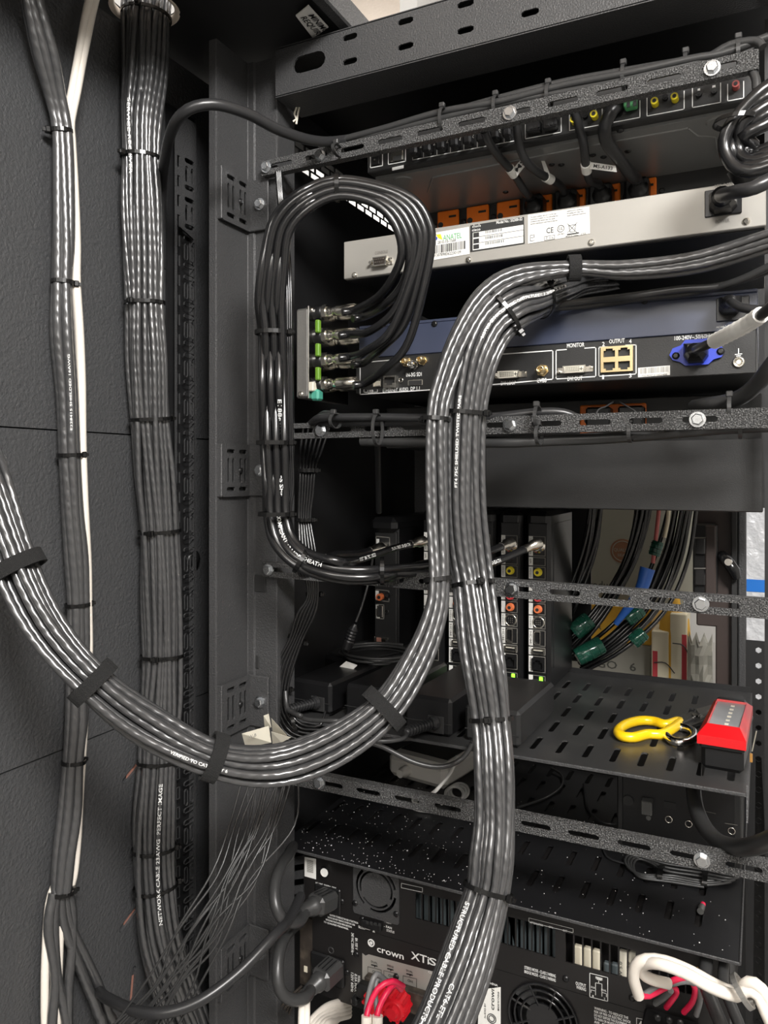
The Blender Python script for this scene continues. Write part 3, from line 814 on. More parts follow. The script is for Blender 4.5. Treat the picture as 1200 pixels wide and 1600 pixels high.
tx.wrap_text('0733577 CM 75C 10/22', coax_paths[0], sum((b - a).length for a, b in zip(coax_paths[0][:nearest([(p, 0, 0, 0) for p in coax_paths[0]], 556, 876)], coax_paths[0][1:])), .0036, .0041, wd=.034)
tx.wrap_text('SUN RES SHEATH', coax_paths[0], sum((b - a).length for a, b in zip(coax_paths[0][:nearest([(p, 0, 0, 0) for p in coax_paths[0]], 608, 859)], coax_paths[0][1:])), .0034, .0041, wd=.03)
tx.build('lettering', 'white_print', cx)
def along(P, px, py): i = nearest([(p, 0, 0, 0) for p in P], px, py); return sum((b - a).length for a, b in zip(P[:i], P[1:i + 1]))
tx = MB()
for pth, px, py, s_, wd in ((coax_paths[5], 624, 899, 'SUN RES SHEATH', .034), (coax_paths[3], 762, 881, 'SHEATH', .012), (coax_paths[2], 441, 800, 'COMPLIANT 75 OHM SHEATH', .075), (coax_paths[1], 434, 620, 'E188630 CMR 19/22', .075), (coax_paths[1], 436, 715, 'SUN RES SHEATH', .05)):
    tx.wrap_text(s_, pth, along(pth, px, py), .0036, .0041, wd=wd)
tx.build('lettering', 'white_print', cx)

# ------------------------------------------------------------------ thin power-cord bundle on the left of the rack
tb = thing('cord_bundle', 'thin black power cords tied together, hanging beside the left post down to the adapters', 'cords', D(450, 1140, .86))
for k in range(6):
    t = (k - 2.5) * 1.35
    seq = [(494 + t * 6, 670, .90), (487 + t * 5, 700, .89), (481 + t * 3.4, 735, .87), (478 + t * 3.0, 775, .87), (476 + t * 2.6, 812, .87), (482 + t * 3.5, 870, .86), (489 + t * 2.2, 928, .86), (478 + t * 4, 960, .86), (463 + t * 3.0, 998, .86), (445 + t * 4, 1040, .86), (438 + t * 3.4, 1077, .86),
           (438 + t * 4, 1110, .86), (458 + t * 4, 1142 - t * 3, .855), (500, 1150 - t * 5, .85), (560 + k * 6, 1148 - t * 4, .845), (640, 1152 - t * 2.0, .84)]
    if k in (0, 5): seq = seq[:-2] + [(508 if k else 520, 1112 + (5 - k) * 4, .86)]
    cable('cord', '', '', [D(*q) for q in seq],   .0016, 'coax_jacket', parent=tb, sides=6)
for x, y, a, ax in ((481, 735, .0095, UP), (477, 812, .0085, UP), (489, 928, .007, UP), (463, 998, .009, UP + RT * .4), (438, 1077, .010, UP)): ring_tie(tb, D(x, y, .868), ax, a, .006, .4)
ring_tie(tb, D(460, 1128, .856), UP * .3 + RT, .010, .006, -.5)

# fine loose wires hanging in front of the post
fw = thing('wire_spray', 'spray of loose fine black wires hanging across the left post to the bottom', 'wires', D(300, 1590, .74))
rnd = random.Random(4)
for k in range(15):
    u = -1 + 2 * k / 14.; j = lambda q: rnd.uniform(-q, q)
    pts = [D(428 + u * 42 + j(8), 1205, .775), D(408 + u * 40 + j(12), 1290, .74), D(368 + u * 34 + j(16), 1375 + j(15), .715), D(318 + u * 28 + j(18), 1460 + j(15), .695), D(262 + u * 34 + j(16), 1540, .69), D(205 + u * 62 + j(10), 1625, .69)]
    cable('wire', '', '', pts, .0011, 'fine_wire', parent=fw, sides=5, step=.012)

# single cords at the left
cable('loose_cable', 'thick black cord arching over the left post at the top', 'cord', [PX(252, 420, XW + .014), PX(253, 300, XW + .02), D(262, 225, .74), D(285, 178, .70), D(330, 163, .70), D(385, 177, .72), D(440, 205, .75), D(500, 221, .79), D(560, 216, .83), D(640, 205, .88)], .0052, 'cord_jacket', sides=12)
cable('loose_cable', 'long black cord sagging across the bottom left corner to the lower amplifier', 'cord', [PX(150, 1545, XW + .012), D(172, 1562, .72), D(230, 1583, .68), D(300, 1570, .68), D(370, 1522, .70), D(430, 1460, .73), D(452, 1436, .76), D(470, 1400, .80)], .0050, 'cord_jacket', sides=12)

# ================================================================== rack devices
def chassis(mb, x0, x1, z0, z1, Y, dp, bev=.0012): return mb.bb(x0, x1, Y, Y + dp, z0, z1, bev)
def screws(root, Y, pts, m=None):
    for x, y in pts: put(None, 'screw', PY(x, y, Y), root, None, m or SCREW)

# ---- 1. control processor behind the topmost bar
YD = .745
z1 = .374; z0 = PY(720, 246, YD).z - EYE; x0 = PY(574, 260, YD).x; x1 = -.006
dv = thing('control_processor', 'black rack unit behind the topmost bar with yellow sockets and a green plug', 'processor', W(-.22, .9, z0))
chassis(MB(), x0, x1, z0 + .002, z1, YD, .30).build('body', 'device_black', dv)
MB().bb(x0 + .004, x1 - .004, YD + .012, YD + .30, z0 - .001, z0 + .002).build('bottom_cover', 'underside_steel', dv)
mb = MB()       # pressed line and feet marks on the underside
for a, b in (((676, 277), (930, 226)), ((930, 226), (1075, 200)), ((1075, 200), (1090, 212)), ((1090, 212), (1117, 214)), ((1117, 214), (1120, 238)), ((676, 277), (668, 300))):
    p, q = PZ(*a, z0 - .0012), PZ(*b, z0 - .0012); mb.cyl(p, q, .0011, 6)
for x, y in ((630, 281), (1122, 190)): mb.lathe(PZ(x, y, z0 - .001), (0, 0, -1), [(0, .011), (.001, .0095)], 20)
mb.build('pressing', 'underside_steel', dv)
for x, y in ((969, 204), (926, 242), (943, 245), (981, 236), (862, 257), (877, 257), (643, 320), (790, 300)):
    put(None, 'screw', PZ(x, y, z0 - .001), dv, Matrix.Rotation(pi / 2, 3, 'X'), SCREW)
pr = MB()
def bline(x): return 271 - .187 * (x - 587)
def ubox(xa, xb, h, gap=10, lw=1.3):
    pr.fline([(xa, bline(xa) - gap - h), (xa, bline(xa) - gap), (xb, bline(xb) - gap), (xb, bline(xb) - gap - h)], lw, YD)
for xa, xb, h in ((579, 598, 18), (607, 634, 20), (645, 810, 14), (821, 877, 22), (890, 941, 24), (954, 1000, 26), (1011, 1069, 28), (1082, 1126, 30), (1137, 1162, 26)): ubox(xa, xb, h)
for xv in (662, 683, 704, 725, 746, 767, 788): pr.fline([(xv, bline(xv) - 10), (xv, bline(xv) - 24)], 1.1, YD)
for xv in (659, 680, 700, 720, 740, 761, 782): pr.ftext('2', xv - 3, bline(xv) - 26, 6, YD)
for x, y, t in ((1021, 149, '1'), (1053, 141, '2'), (905, 188, '1'), (929, 174, '2')): pr.ftext(t, x, y, 5, YD)
pr.fpoly([(613, 262), (631, 258), (631, 263), (613, 267)], YD)
pr.fline([(1091, 134), (1119, 128)], 1.5, YD); pr.fline([(1142, 123), (1157, 120)], 1.5, YD); pr.fpoly([(1090, 139), (1094, 138), (1094, 142), (1090, 143)], YD); pr.fpoly([(1113, 134), (1118, 133), (1118, 137), (1113, 138)], YD)
pr.build('lettering', 'white_print', dv)
def rca(root, px, py, rp, Y, m, t=.008, label=None):
    o = MB().fcyl(px, py, rp, Y, t, 16).build('socket', m, root)
    MB().fcyl(px, py, rp * .52, Y, .0006, 12, y0=t).build('socket_hole', 'black_print', o)
    return o
for x, y in ((1024, 163), (1055, 156)): rca(dv, x, y, 5.6, YD, 'rca_yellow')
for x, y in ((899, 191), (930, 183)): rca(dv, x, y, 5.6, YD, 'rca_yellow')
rca(dv, 1150, 137, 5.4, YD, 'pink_ring')
for x, y in ((1092, 149), (1116, 144), (1040, 154), (915, 182)): rca(dv, x, y, 4.4, YD, 'black_plastic', .004)
MB().fbox(588, 252, 12, 13, YD, .003, .0005).build('power_socket', 'black_plastic', dv)
MB().fcyl(588.5, 252, 1.6, YD, .005, 8, y0=.0).build('pin', 'nickel', dv)
o = MB().fbox(621, 245, 20, 15, YD, .003, .0006).build('port', 'nickel', dv); MB().fbox(621, 247, 13, 7, YD - .003, .0006).build('port_opening', 'black_print', o)
for x in (651, 672, 693, 714, 735, 756, 777, 796): MB().fbox(x, bline(x) - 19, 13, 15, YD, .012, .002).build('terminal_block', 'black_plastic', dv)
for x in (836, 862):
    o = MB().fbox(x, bline(x) - 22, 22, 16, YD, .009, .001).build('terminal_block', 'black_plastic', dv)
    for k in (-6, 0, 6): MB().fbox(x + k, bline(x + k) - 26, 4, 4, YD - .009, .0008).build('terminal', 'device_black', o)
g = MB().fbox(987, 165, 20, 17, YD, .012, .0012).build('green_plug', 'terminal_green', dv)
for k in (-5, 5): MB().fbox(987 + k, 163 - k * .2, 5, 8, YD - .012, .0008).build('terminal', 'black_print', g)
MB().fbox(957, 178, 10, 12, YD, .010, .001).build('green_plug', 'terminal_green', dv)

# ---- 2. power distribution strip with orange outlets
YP = .885
px0 = PY(638, 330, YP).x
pd = thing('power_strip', 'black rack power strip with a row of orange outlets above the grey switch', 'power strip', W(-.2, YP, .27))
zc = .300
MB().bb(px0, .0, YP, YP + .10, .268, .3262, .001).build('body', 'device_black', pd)
OUT = []
def outlet(root, x, Y, z, w_=.036, h_=.032, m='orange'):
    o = MB().bb(x - w_ / 2, x + w_ / 2, Y - .004, Y, z - h_ / 2, z + h_ / 2, .0012).build('outlet', m, root)
    MB().bb(x + .0015, x + .011, Y - .0044, Y - .0039, z + .0075, z + .0100).bb(x + .0015, x + .011, Y - .0044, Y - .0039, z - .0100, z - .0075).lathe(W(x - .0095, Y - .0039, z), (0, -1, 0), [(0, .0036), (.0006, .0036)], 10).build('slots', 'black_print', o)
    return o
for k in range(8):
    xx = PY(657, 330, YP).x + k * .0382
    OUT.append(xx); outlet(pd, xx, YP, .3065, .028, .034)
    put(None, 'screw', W(xx + .0191, YP - .0002, .308), pd, None, SCREW)
# plugs in the strip, each with its own flat label flag
def plug_cord(k, pts, label, flag=None, text=None, r=.0043):
    x = OUT[k]
    root = thing('power_plug', label, 'plug', W(x, YP - .02, .282))
    MB().bb(x - .0170, x + .0085, YP - .026, YP - .0041, .2900, .3185, .003).build('plug', 'black_plastic', root)
    p0 = W(x - .002, YP - .024, .305)
    MB().lathe(p0, (0, -1, .25), [(0, .0105), (.003, .0105), (.004, .0078), (.010, .0074), (.012, .0058), (.016, .0056)], 16).build('strain_relief', 'black_plastic', root)
    P = [p0 + Vector((0, -.010, .0025)), p0 + Vector((0, -.020, .006))] + [D(*q) for q in pts]
    o, path = cable('cord', '', '', P, r, 'cord_jacket', parent=root, sides=10)
    if flag:
        fx, fy, pts_ = flag; i = nearest([(p, 0, 0, 0) for p in path], fx, fy); a = path[i]; d = (path[min(i + 1, len(path) - 1)] - path[max(i - 1, 0)]).normalized()
        MB().lathe(a - d * .006, d, [(0, r + .0008), (.012, r + .0008)], 14).build('label_wrap', 'label_white', root)
        dd = depth(a) - .004
        q = [D(x_, y_, dd) for x_, y_ in pts_]; nn = (O - q[0]).normalized() * .0006
        f = MB().add(q + [v + nn for v in q], [(3, 2, 1, 0), (4, 5, 6, 7), (0, 1, 5, 4), (1, 2, 6, 5), (2, 3, 7, 6), (3, 0, 4, 7)]).build('label_flag', 'label_white', root)
        if text:
            X = (q[1] - q[0]).normalized(); Yv = (q[0] - q[3]); Yv = (Yv - X * Yv.dot(X)).normalized(); h = (q[0] - q[3]).length
            MB().text(text, q[3] + X * .003 + Yv * h * .28 + nn * 1.6, X, Yv, h * .5, (q[1] - q[0]).length * .72).build('lettering', 'black_print', f)
    return root
plug_cord(4, [(822, 302, .83), (800, 268, .80), (780, 245, .775), (764, 222, .755), (757, 205, .745)], 'black plug, leftmost of the four in the orange outlets, cord with a white tag', (801, 272, [(803, 262), (822, 240), (832, 245), (808, 275)]), 'MS', .0042)
plug_cord(5, [(872, 287, .82), (845, 272, .79), (822, 252, .765), (811, 225, .75), (808, 200, .74), (806, 188, .735)], 'black plug second from the left in the orange outlets, cord with a narrow white tag', (857, 279, [(840, 233), (845, 236), (861, 276), (853, 276)]), None)
plug_cord(6, [(922, 283, .80), (916, 262, .77), (912, 225, .745), (904, 195, .735), (898, 175, .73)], 'black plug with a white flag label reading MS-A133 on its cord', (915, 262, [(921, 253), (962, 259), (964, 269), (922, 264)]), 'MS-A133')
plug_cord(7, [(987, 274, .79), (965, 245, .76), (947, 220, .735), (946, 195, .72), (957, 172, .715), (972, 158, .72)], 'rightmost black plug in the orange outlets with a thick twisting cord', None, None, .0062)

# ---- 3. grey switch
YS = .750
xa = PY(537, 410, YS).x; xb = PY(1197, 312, YS).x
zb = (PY(537, 439, YS).z + PY(840, 398, YS).z + PY(1190, 349.5, YS).z) / 3 - EYE; zt_ = (PY(537, 380.6, YS).z + PY(840, 330.5, YS).z + PY(1190, 277, YS).z) / 3 - EYE
sw = thing('network_switch', 'grey metal network switch rear with white printed labels and a serial port', 'switch', W((xa + xb) / 2, YS + .1, zb))
chassis(MB(), xa, xb, zb, zt_, YS, .25, .0008).build('body', 'switch_grey', sw)
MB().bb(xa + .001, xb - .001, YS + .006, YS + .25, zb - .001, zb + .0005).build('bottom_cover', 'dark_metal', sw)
screws(sw, YS, ((554, 430), (732, 406), (924, 379), (1166, 346)), SCREW_Z)
o = MB().fpoly([(667, 366), (733, 354.5), (734, 397), (669, 408)], YS, .0005).build('regulatory_label', 'label_white', sw)
t = MB().ftext('ANATEL', 692.5, 376, 8.5, YS, 29, ang=.0)
t.build('lettering', 'terminal_green', o)
o2 = MB().fcyl(681, 373, 3.0, YS, .0006).build('emblem', 'blue_plastic', o); MB().fpoly([(682, 367), (689, 366), (692, 375), (685, 372)], YS, .0008).build('emblem', 'rca_yellow', o)
t = MB().ftext('2810-10-1568', 684, 381.5, 4.5, YS, 28).ftext('(01)07898362230109', 676, 402, 4.5, YS, 44)
rnd = random.Random(2)
x = 673.
while x < 727:
    wd = rnd.choice((.8, 1.2, 2.0)); y = 392 - (x - 673) * .16; t.fpoly([(x, y - 7), (x + wd, y - 7.2), (x + wd, y + 5.5), (x, y + 5.7)], YS, .0007); x += wd + rnd.choice((.8, 1.1, 1.6))
t.build('lettering', 'black_print', o)
o = MB().fpoly([(735, 352.5), (819, 339), (820, 381), (735, 394)], YS, .0005).build('model_label', 'black_print', sw)
MB().fpoly([(739, 364), (818, 351.5), (818, 379.5), (739, 391.5)], YS, .0007).build('label_field', 'label_white', o)
t = MB()
for y in (364.5, 374, 383): t.fpoly([(740, y), (749, y - 1.4), (749, y + 5.6), (740, y + 7)], YS, .0009)
for y, n in ((361, 26), (370, 27), (379, 30)):
    x = 759.
    while x < 759 + n: t.fpoly([(x, y - (x - 759) * .15), (x + 1, y - .15 - (x - 759) * .15), (x + 1, y + 4 - (x - 759) * .15), (x, y + 4.2 - (x - 759) * .15)], YS, .0009); x += rnd.choice((1.6, 2.2, 2.8))
for y in (371.5, 381): t.fline([(740, y), (818, y - 12)], .6, YS, off=.0009)
t.build('lettering', 'black_print', o)
t = MB().ftext('Model No.: SG300-52', 776, 350.5, 4.4, YS, 40, .0009).ftext('cisco', 738, 362, 4, YS, 13, .0009)
for k in range(7): t.fline([(739 + k * 2, 356 - k * .3), (739 + k * 2, 354 - k * .3 - (2 if k in (1, 5) else 0))], .8, YS, off=.0009)
t.build('lettering', 'white_print', o)
o = MB().fpoly([(825, 336), (921, 323), (922, 365), (825, 381)], YS, .0005).build('compliance_label', 'label_white', sw)
t = MB().ftext('CE', 854, 365, 8.5, YS, 11, .0007)
t.fring(876.5, 357.5, 5.2, .5, YS, .0007, 16, 4).ftext('UL', 873.5, 360, 5, YS, 6, .0007).ftext('LISTED', 871, 368, 2.4, YS, 11, .0007)
t.fline([(889, 353), (900, 351), (898, 362), (891, 363)], .8, YS, True, .0007).fline([(887, 350), (902, 364)], .8, YS, off=.0007).fline([(887, 364), (902, 348)], .8, YS, off=.0007).fpoly([(886, 366), (905, 363), (905, 365), (886, 368)], YS, .0007)
t.fline([(829, 368), (829, 377), (835, 376)], .7, YS, off=.0007).fline([(829, 368), (835, 367), (835, 371), (830, 372)], .7, YS, off=.0007)
t.fline([(851, 370), (867, 367.5), (867, 373.5), (851, 376)], .6, YS, True, .0007).ftext('C', 853, 374.5, 4, YS, 3, .0007).ftext('N136', 858, 373.5, 2.6, YS, 7, .0007)
t.ftext('MADE IN CHINA', 884, 371, 2.2, YS, 20, .0007).ftext('E 93X', 908, 367, 2.6, YS, 8, .0007)
for i, (xx, yy, ww, s_) in enumerate(((829, 341, 40, 'This device complies with part 15 of the rules'), (829, 344.5, 43, 'operation is subject to the following two'), (829, 348, 38, 'conditions this device may not cause'), (829, 351.5, 42, 'harmful interference and must accept any'), (886, 331.5, 24, 'interference received'), (886, 335, 26, 'including any that may'), (886, 338.5, 30, 'cause undesired operation'))):
    t.ftext(s_, xx, yy, 2.2, YS, ww, .0007)
t.build('lettering', 'black_print', o)
MB().ftext('CONSOLE', 586, 398, 4.5, YS, 20).ftext('POWER', 1118, 349.5, 5.5, YS, 22).ftext('100-240V', 1117, 293, 4, YS, 30).build('lettering', 'grey_print', sw)
def dsub(root, px, py, wp_, hp_, Y, m='nickel', pin='black_print', n=5, fill='black_print'):
    o = MB().fbox(px, py, wp_ * 1.55, hp_ * .80, Y, .0015, .0004).build('connector_shell', m, root)
    c = PY(px, py, Y); a, b = sc(px, py, Y); w2 = wp_ / 2 * a; h2 = hp_ / 2 * b
    poly = [(-w2, h2), (-w2 * .86, -h2), (w2 * .86, -h2), (w2, h2)]
    MB().extr(poly, FACE(c + Vector((0, -.0065, 0))), .006).build('connector_rim', m, o)
    MB().extr([(x * .86, z * .76) for x, z in poly], FACE(c + Vector((0, -.0068, 0))), .001).build('connector_face', fill, o)
    for s_ in (-1, 1): MB().fcyl(px + s_ * wp_ * .68, py - s_ * wp_ * .1, hp_ * .20, Y, .0065, 6).build('jack_screw', m, o)
    return o, c, a, b
o, c, a, b = dsub(sw, 597, 410, 22, 14, YS, fill='amp_brown')
for i in range(5): MB().lathe(c + Vector(((-7 + i * 3.5) * a, -.0066, 2.2 * b)), (0, -1, 0), [(0, .0005), (.002, .0005)], 5).build('pin', 'nickel', o)
for i in range(4): MB().lathe(c + Vector(((-5.2 + i * 3.5) * a, -.0066, -2.2 * b)), (0, -1, 0), [(0, .0005), (.002, .0005)], 5).build('pin', 'nickel', o)
# moulded IEC plugs
def iec(name, label, px, py, Y, wp_, hp_, cord, r=.0048, inlet='black_plastic', parent=None, m='black_plastic'):
    a, b = sc(px, py, Y); c = PY(px, py, Y)
    root = thing(name, label, 'plug', c + Vector((0, -.02, -hp_ / 2 * b)))
    w_, h_ = wp_ * a, hp_ * b
    mb = MB()
    vs = []
    for yy, k in ((0, 1.), (-.012, .96), (-.020, .78), (-.026, .52)):
        for sx, sz in ((-1, -.35), (-.62, -1), (.62, -1), (1, -.35), (1, 1), (-1, 1)): vs.append(c + Vector((sx * w_ / 2 * k, yy - .001, sz * h_ / 2 * k)))
    fs = [tuple(range(6))] + [(i * 6 + j, i * 6 + (j + 1) % 6, i * 6 + 6 + (j + 1) % 6, i * 6 + 6 + j) for i in range(3) for j in range(6)] + [tuple(reversed(range(18, 24)))]
    mb.add(vs, fs).build('plug', m, root)
    e = c + Vector((0, -.024, 0)); C = [D(*q) for q in cord]
    dr = (C[0] - e).normalized()
    MB().lathe(e, dr, [(0, r * 1.75), (.004, r * 1.7), (.005, r * 1.45), (.012, r * 1.35), (.0135, r * 1.1), (.02, r * 1.02)], 14).build('strain_relief', m, root)
    cable('cord', '', '', [e + dr * .010, e + dr * .020] + C[0:], r, 'cord_jacket', parent=root, sides=12)
    return root
o = MB().fbox(1130, 316, 58, 42, YS, .002, .0006).build('power_inlet', 'black_plastic', sw)
iec('power_plug', 'black moulded plug in the power inlet of the grey switch', 1130, 321, YS - .002, 44, 26, [(1128, 305, .60), (1148, 300, .565), (1180, 293, .55), (1215, 274, .55), (1270, 240, .55)], .0052)

# ---- 4. blue-black device
YT = .752
xa = PY(561, 540, YT).x; xb = PY(1184, 480, YT).x
zt_ = (PY(620, 506, YT).z + PY(826, 485, YT).z + PY(1180, 447, YT).z) / 3 - EYE; zm = (PY(620, 557, YT).z + PY(800, 541, YT).z + PY(1175, 516, YT).z) / 3 - EYE
bd = thing('video_processor', 'dark blue-grey steel rear panel just above the row of video sockets', 'device', W((xa + xb) / 2, YT + .1, zm))
chassis(MB(), xa, xb, zm + .0004, zt_ - .0035, YT, .24, .0006).build('body', 'blue_black', bd)
MB().bb(xa, xb, YT + .0005, YT + .24, zt_ - .0032, zt_, .0006).build('lid', 'blue_black', bd)
screws(bd, YT, ((679, 506), (1007, 470)))
MB().fbox(1145, 483, 52, 37, YT, .002, .0006).build('power_inlet', 'black_plastic', bd)
MB().ftext('AC100-240V 50Hz', 1119, 513, 3, YT, 34, ang=.0).build('lettering', 'white_print', bd)
iec('power_plug', 'small black plug in the inlet at the end of the blue-grey panel', 1141, 480, YT - .002, 36, 24, [(1143, 473, .615), (1160, 481, .60), (1190, 484, .59), (1230, 478, .58)], .0036)

# ---- 5. black video device with the blue inlet
YV = .750
zb = (PY(562, 618, YV).z + PY(769, 603, YV).z + PY(1176, 581, YV).z) / 3 - EYE
xa = PY(556, 590, YV).x; xb = PY(1182, 540, YV).x
vd = thing('video_controller', 'black video device rear with white framed sockets and a blue power inlet', 'device', W((xa + xb) / 2, YV + .1, zb))
chassis(MB(), xa, xb, zb, zm - .0004, YV, .24, .0008).build('body', 'device_black', vd)
def yl(x): return 618 - (x - 562) * .0605         # lower edge
def yu(x): return 562.5 - (x - 562) * .0745       # upper edge
def at(x, f): return yu(x) + (yl(x) - yu(x)) * f
pr = MB()
pr.fline([(640, at(640, .06)), (563, at(563, .08)), (563, at(563, .97)), (700, at(700, .96)), (864, at(864, .88)), (864, at(864, .13)), (782, at(782, .13))], 1.5, YV)
pr.fline([(885, at(885, .13)), (869, at(869, .13)), (869, at(869, .88)), (931, at(931, .88)), (931, at(931, .13)), (914, at(914, .13))], 1.5, YV)
pr.fline([(950, at(950, .14)), (936, at(936, .13)), (936, at(936, .88)), (994, at(994, .88)), (994, at(994, .14)), (978, at(978, .13))], 1.5, YV)
pr.ftext('MONITOR', 886, 543.5, 6.5, YV, 27).ftext('OUTPUT', 952, 537, 6.5, YV, 24).ftext('DVI OUT', 887, 595, 6.5, YV, 23).ftext('CVBS', 839, 598, 6.5, YV, 15).ftext('DVI LOOP', 783, 602, 6, YV, 23)
pr.ftext('2', 941, 541, 6.5, YV, 4).ftext('4', 983, 536.5, 6.5, YV, 4).ftext('1', 941, 592.5, 6.5, YV, 3).ftext('3', 983, 590, 6.5, YV, 4)
pr.ftext('100-240V~,50/60Hz,1.6A', 1054, 532, 6.5, YV, 72)
pr.ftext('ETHERNET', 598.5, 613, 5.5, YV, 23).ftext('AUDIO', 624, 611.5, 5.5, YV, 14).ftext('DP 1.1', 642, 610, 5.5, YV, 14).ftext('IN-3G SDI', 635, 589, 6, YV, 24).ftext('USB', 575, 614.5, 5, YV, 9)
pr.fline([(569, 609), (569, 613), (574, 613)], .9, YV).fline([(585, 613), (590, 612.5), (590, 609)], .9, YV)
pr.fline([(1154, 545), (1154, 554)], 1.3, YV).fline([(1149, 554), (1159, 553)], 1.3, YV).fline([(1151, 556.5), (1157, 556)], 1.2, YV).fline([(1153, 559), (1155, 559)], 1.2, YV)
pr.build('lettering', 'white_print', vd)
o = MB().fpoly([(997, 575), (1047, 571), (1047, 586), (997, 589.5)], YV, .0005).build('barcode_label', 'label_white', vd)
t = MB(); rnd = random.Random(8); x = 1000.
while x < 1045: wd = rnd.choice((.6, .9, 1.3)); y = 575.5 - (x - 1000) * .075; t.fpoly([(x, y), (x + wd, y), (x + wd, y + 9), (x, y + 9)], YV, .0007); x += wd + rnd.choice((.7, 1., 1.3))
t.ftext('TS2404121002488', 1002, 588.5, 2.6, YV, 40, .0007).build('lettering', 'grey_print', o)
for px, py, wp_, fill in ((797, 586, 34, 'ivory'), (899, 578, 36, 'ivory')):
    o, c, a, b = dsub(vd, px, py, wp_, 11.5, YV, fill=fill)
    for i in range(8):
        for j in range(3): MB().bb(c.x + (-12.6 + i * 2.8) * a, c.x + (-11.2 + i * 2.8) * a, YV - .0073, YV - .0067, c.z - EYE + (-3.1 + j * 2.6) * b, c.z - EYE + (-1.8 + j * 2.6) * b).build('pin_hole', 'black_print', o)
    for q_ in ((10.2, 0, 5, .7), (12.2, 0, .7, 5)): MB().bb(c.x + (11.6 - q_[2] / 2) * a, c.x + (11.6 + q_[2] / 2) * a, YV - .0073, YV - .0067, c.z - EYE - q_[3] / 2 * b, c.z - EYE + q_[3] / 2 * b).build('pin_hole', 'black_print', o)
def bnc(root, px, py, rp, Y, m='gold'):
    c = PY(px, py, Y); k = sc(px, py, Y)[1] * rp
    o = MB().lathe(c, (0, -1, 0), [(0, k * 1.05), (.002, k * 1.05)], 6, False).lathe(c, (0, -1, 0), [(.002, k * .85), (.004, k * .72), (.010, k * .72), (.0115, k * .60), (.0115, k * .42), (.008, k * .40)], 16).build('bnc_socket', m, root)
    for s_ in (-1, 1): MB().lathe(c + Vector((s_ * k * .7, -.008, 0)), (s_, 0, 0), [(0, k * .14), (k * .22, k * .14)], 6).build('lug', m, o)
    MB().lathe(c + Vector((0, -.004, 0)), (0, -1, 0), [(0, k * .16), (.006, k * .16)], 8).build('pin', m, o)
bnc(vd, 848, 579, 9.5, YV)
bnc(vd, 636, 566, 7.5, YV); bnc(vd, 661, 563.5, 7.5, YV); bnc(vd, 647, 571, 7.5, YV, 'chrome')
# four-way network jack
xc, yc = 964.5, 561.5
a, b = sc(xc, yc, YV); c = PY(xc, yc, YV)
x0_, x1_, z0_, z1_ = c.x - 25 * a, c.x + 25 * a, c.z - EYE - 20 * b, c.z - EYE + 20 * b
loops = [rect(x0_, z0_, x1_, z1_)]
for i in (0, 1):
    for j in (0, 1):
        cx_ = c.x + (-11.5 + 23 * i) * a; cz_ = c.z - EYE + (-11.3 + 22 * j) * b; s_ = 1 if j else -1
        loops.append([(cx_ - 9 * a, cz_ - s_ * 7 * b), (cx_ + 9 * a, cz_ - s_ * 7 * b), (cx_ + 9 * a, cz_ + s_ * 3 * b), (cx_ + 5.5 * a, cz_ + s_ * 3 * b), (cx_ + 5.5 * a, cz_ + s_ * 6 * b), (cx_ - 5.5 * a, cz_ + s_ * 6 * b), (cx_ - 5.5 * a, cz_ + s_ * 3 * b), (cx_ - 9 * a, cz_ + s_ * 3 * b)])
o = MB().plate(loops, .004, FACE(W(0, YV - .002, 0))).build('network_jack', 'gold', vd)
MB().bb(x0_ + .001, x1_ - .001, YV - .0006, YV - .0002, z0_ + .001, z1_ - .001).build('jack_recess', 'black_print', o)
# USB, ethernet, audio, display port
o = MB().fbox(590.5, 599, 12.5, 12, YV, .003, .0005).build('usb_port', 'nickel', vd); MB().fbox(590.5, 599, 7, 7, YV - .003, .0008).build('usb_tongue', 'ivory', o)
a, b = sc(611, 597, YV); c = PY(611, 597, YV)
o = MB().plate([rect(c.x - 10 * a, c.z - EYE - 9.5 * b, c.x + 10 * a, c.z - EYE + 9.5 * b), [(c.x - 8 * a, c.z - EYE + 7 * b), (c.x + 8 * a, c.z - EYE + 7 * b), (c.x + 8 * a, c.z - EYE - 2 * b), (c.x + 4.5 * a, c.z - EYE - 2 * b), (c.x + 4.5 * a, c.z - EYE - 5.5 * b), (c.x - 4.5 * a, c.z - EYE - 5.5 * b), (c.x - 4.5 * a, c.z - EYE - 2 * b), (c.x - 8 * a, c.z - EYE - 2 * b)]], .004, FACE(W(0, YV - .002, 0))).build('network_jack', 'nickel', vd)
MB().fbox(611, 597, 17, 16, YV, .0006).build('jack_recess', 'black_print', o)
MB().fring(627, 594, 3.2, 1.1, YV, .001).build('audio_jack', 'nickel', vd)
o = MB().fbox(649, 598, 23, 9, YV, .0012, .0004).build('display_port', 'nickel', vd); MB().fbox(649, 598, 20.5, 6.6, YV - .0012, .0004).build('port_opening', 'black_print', o)
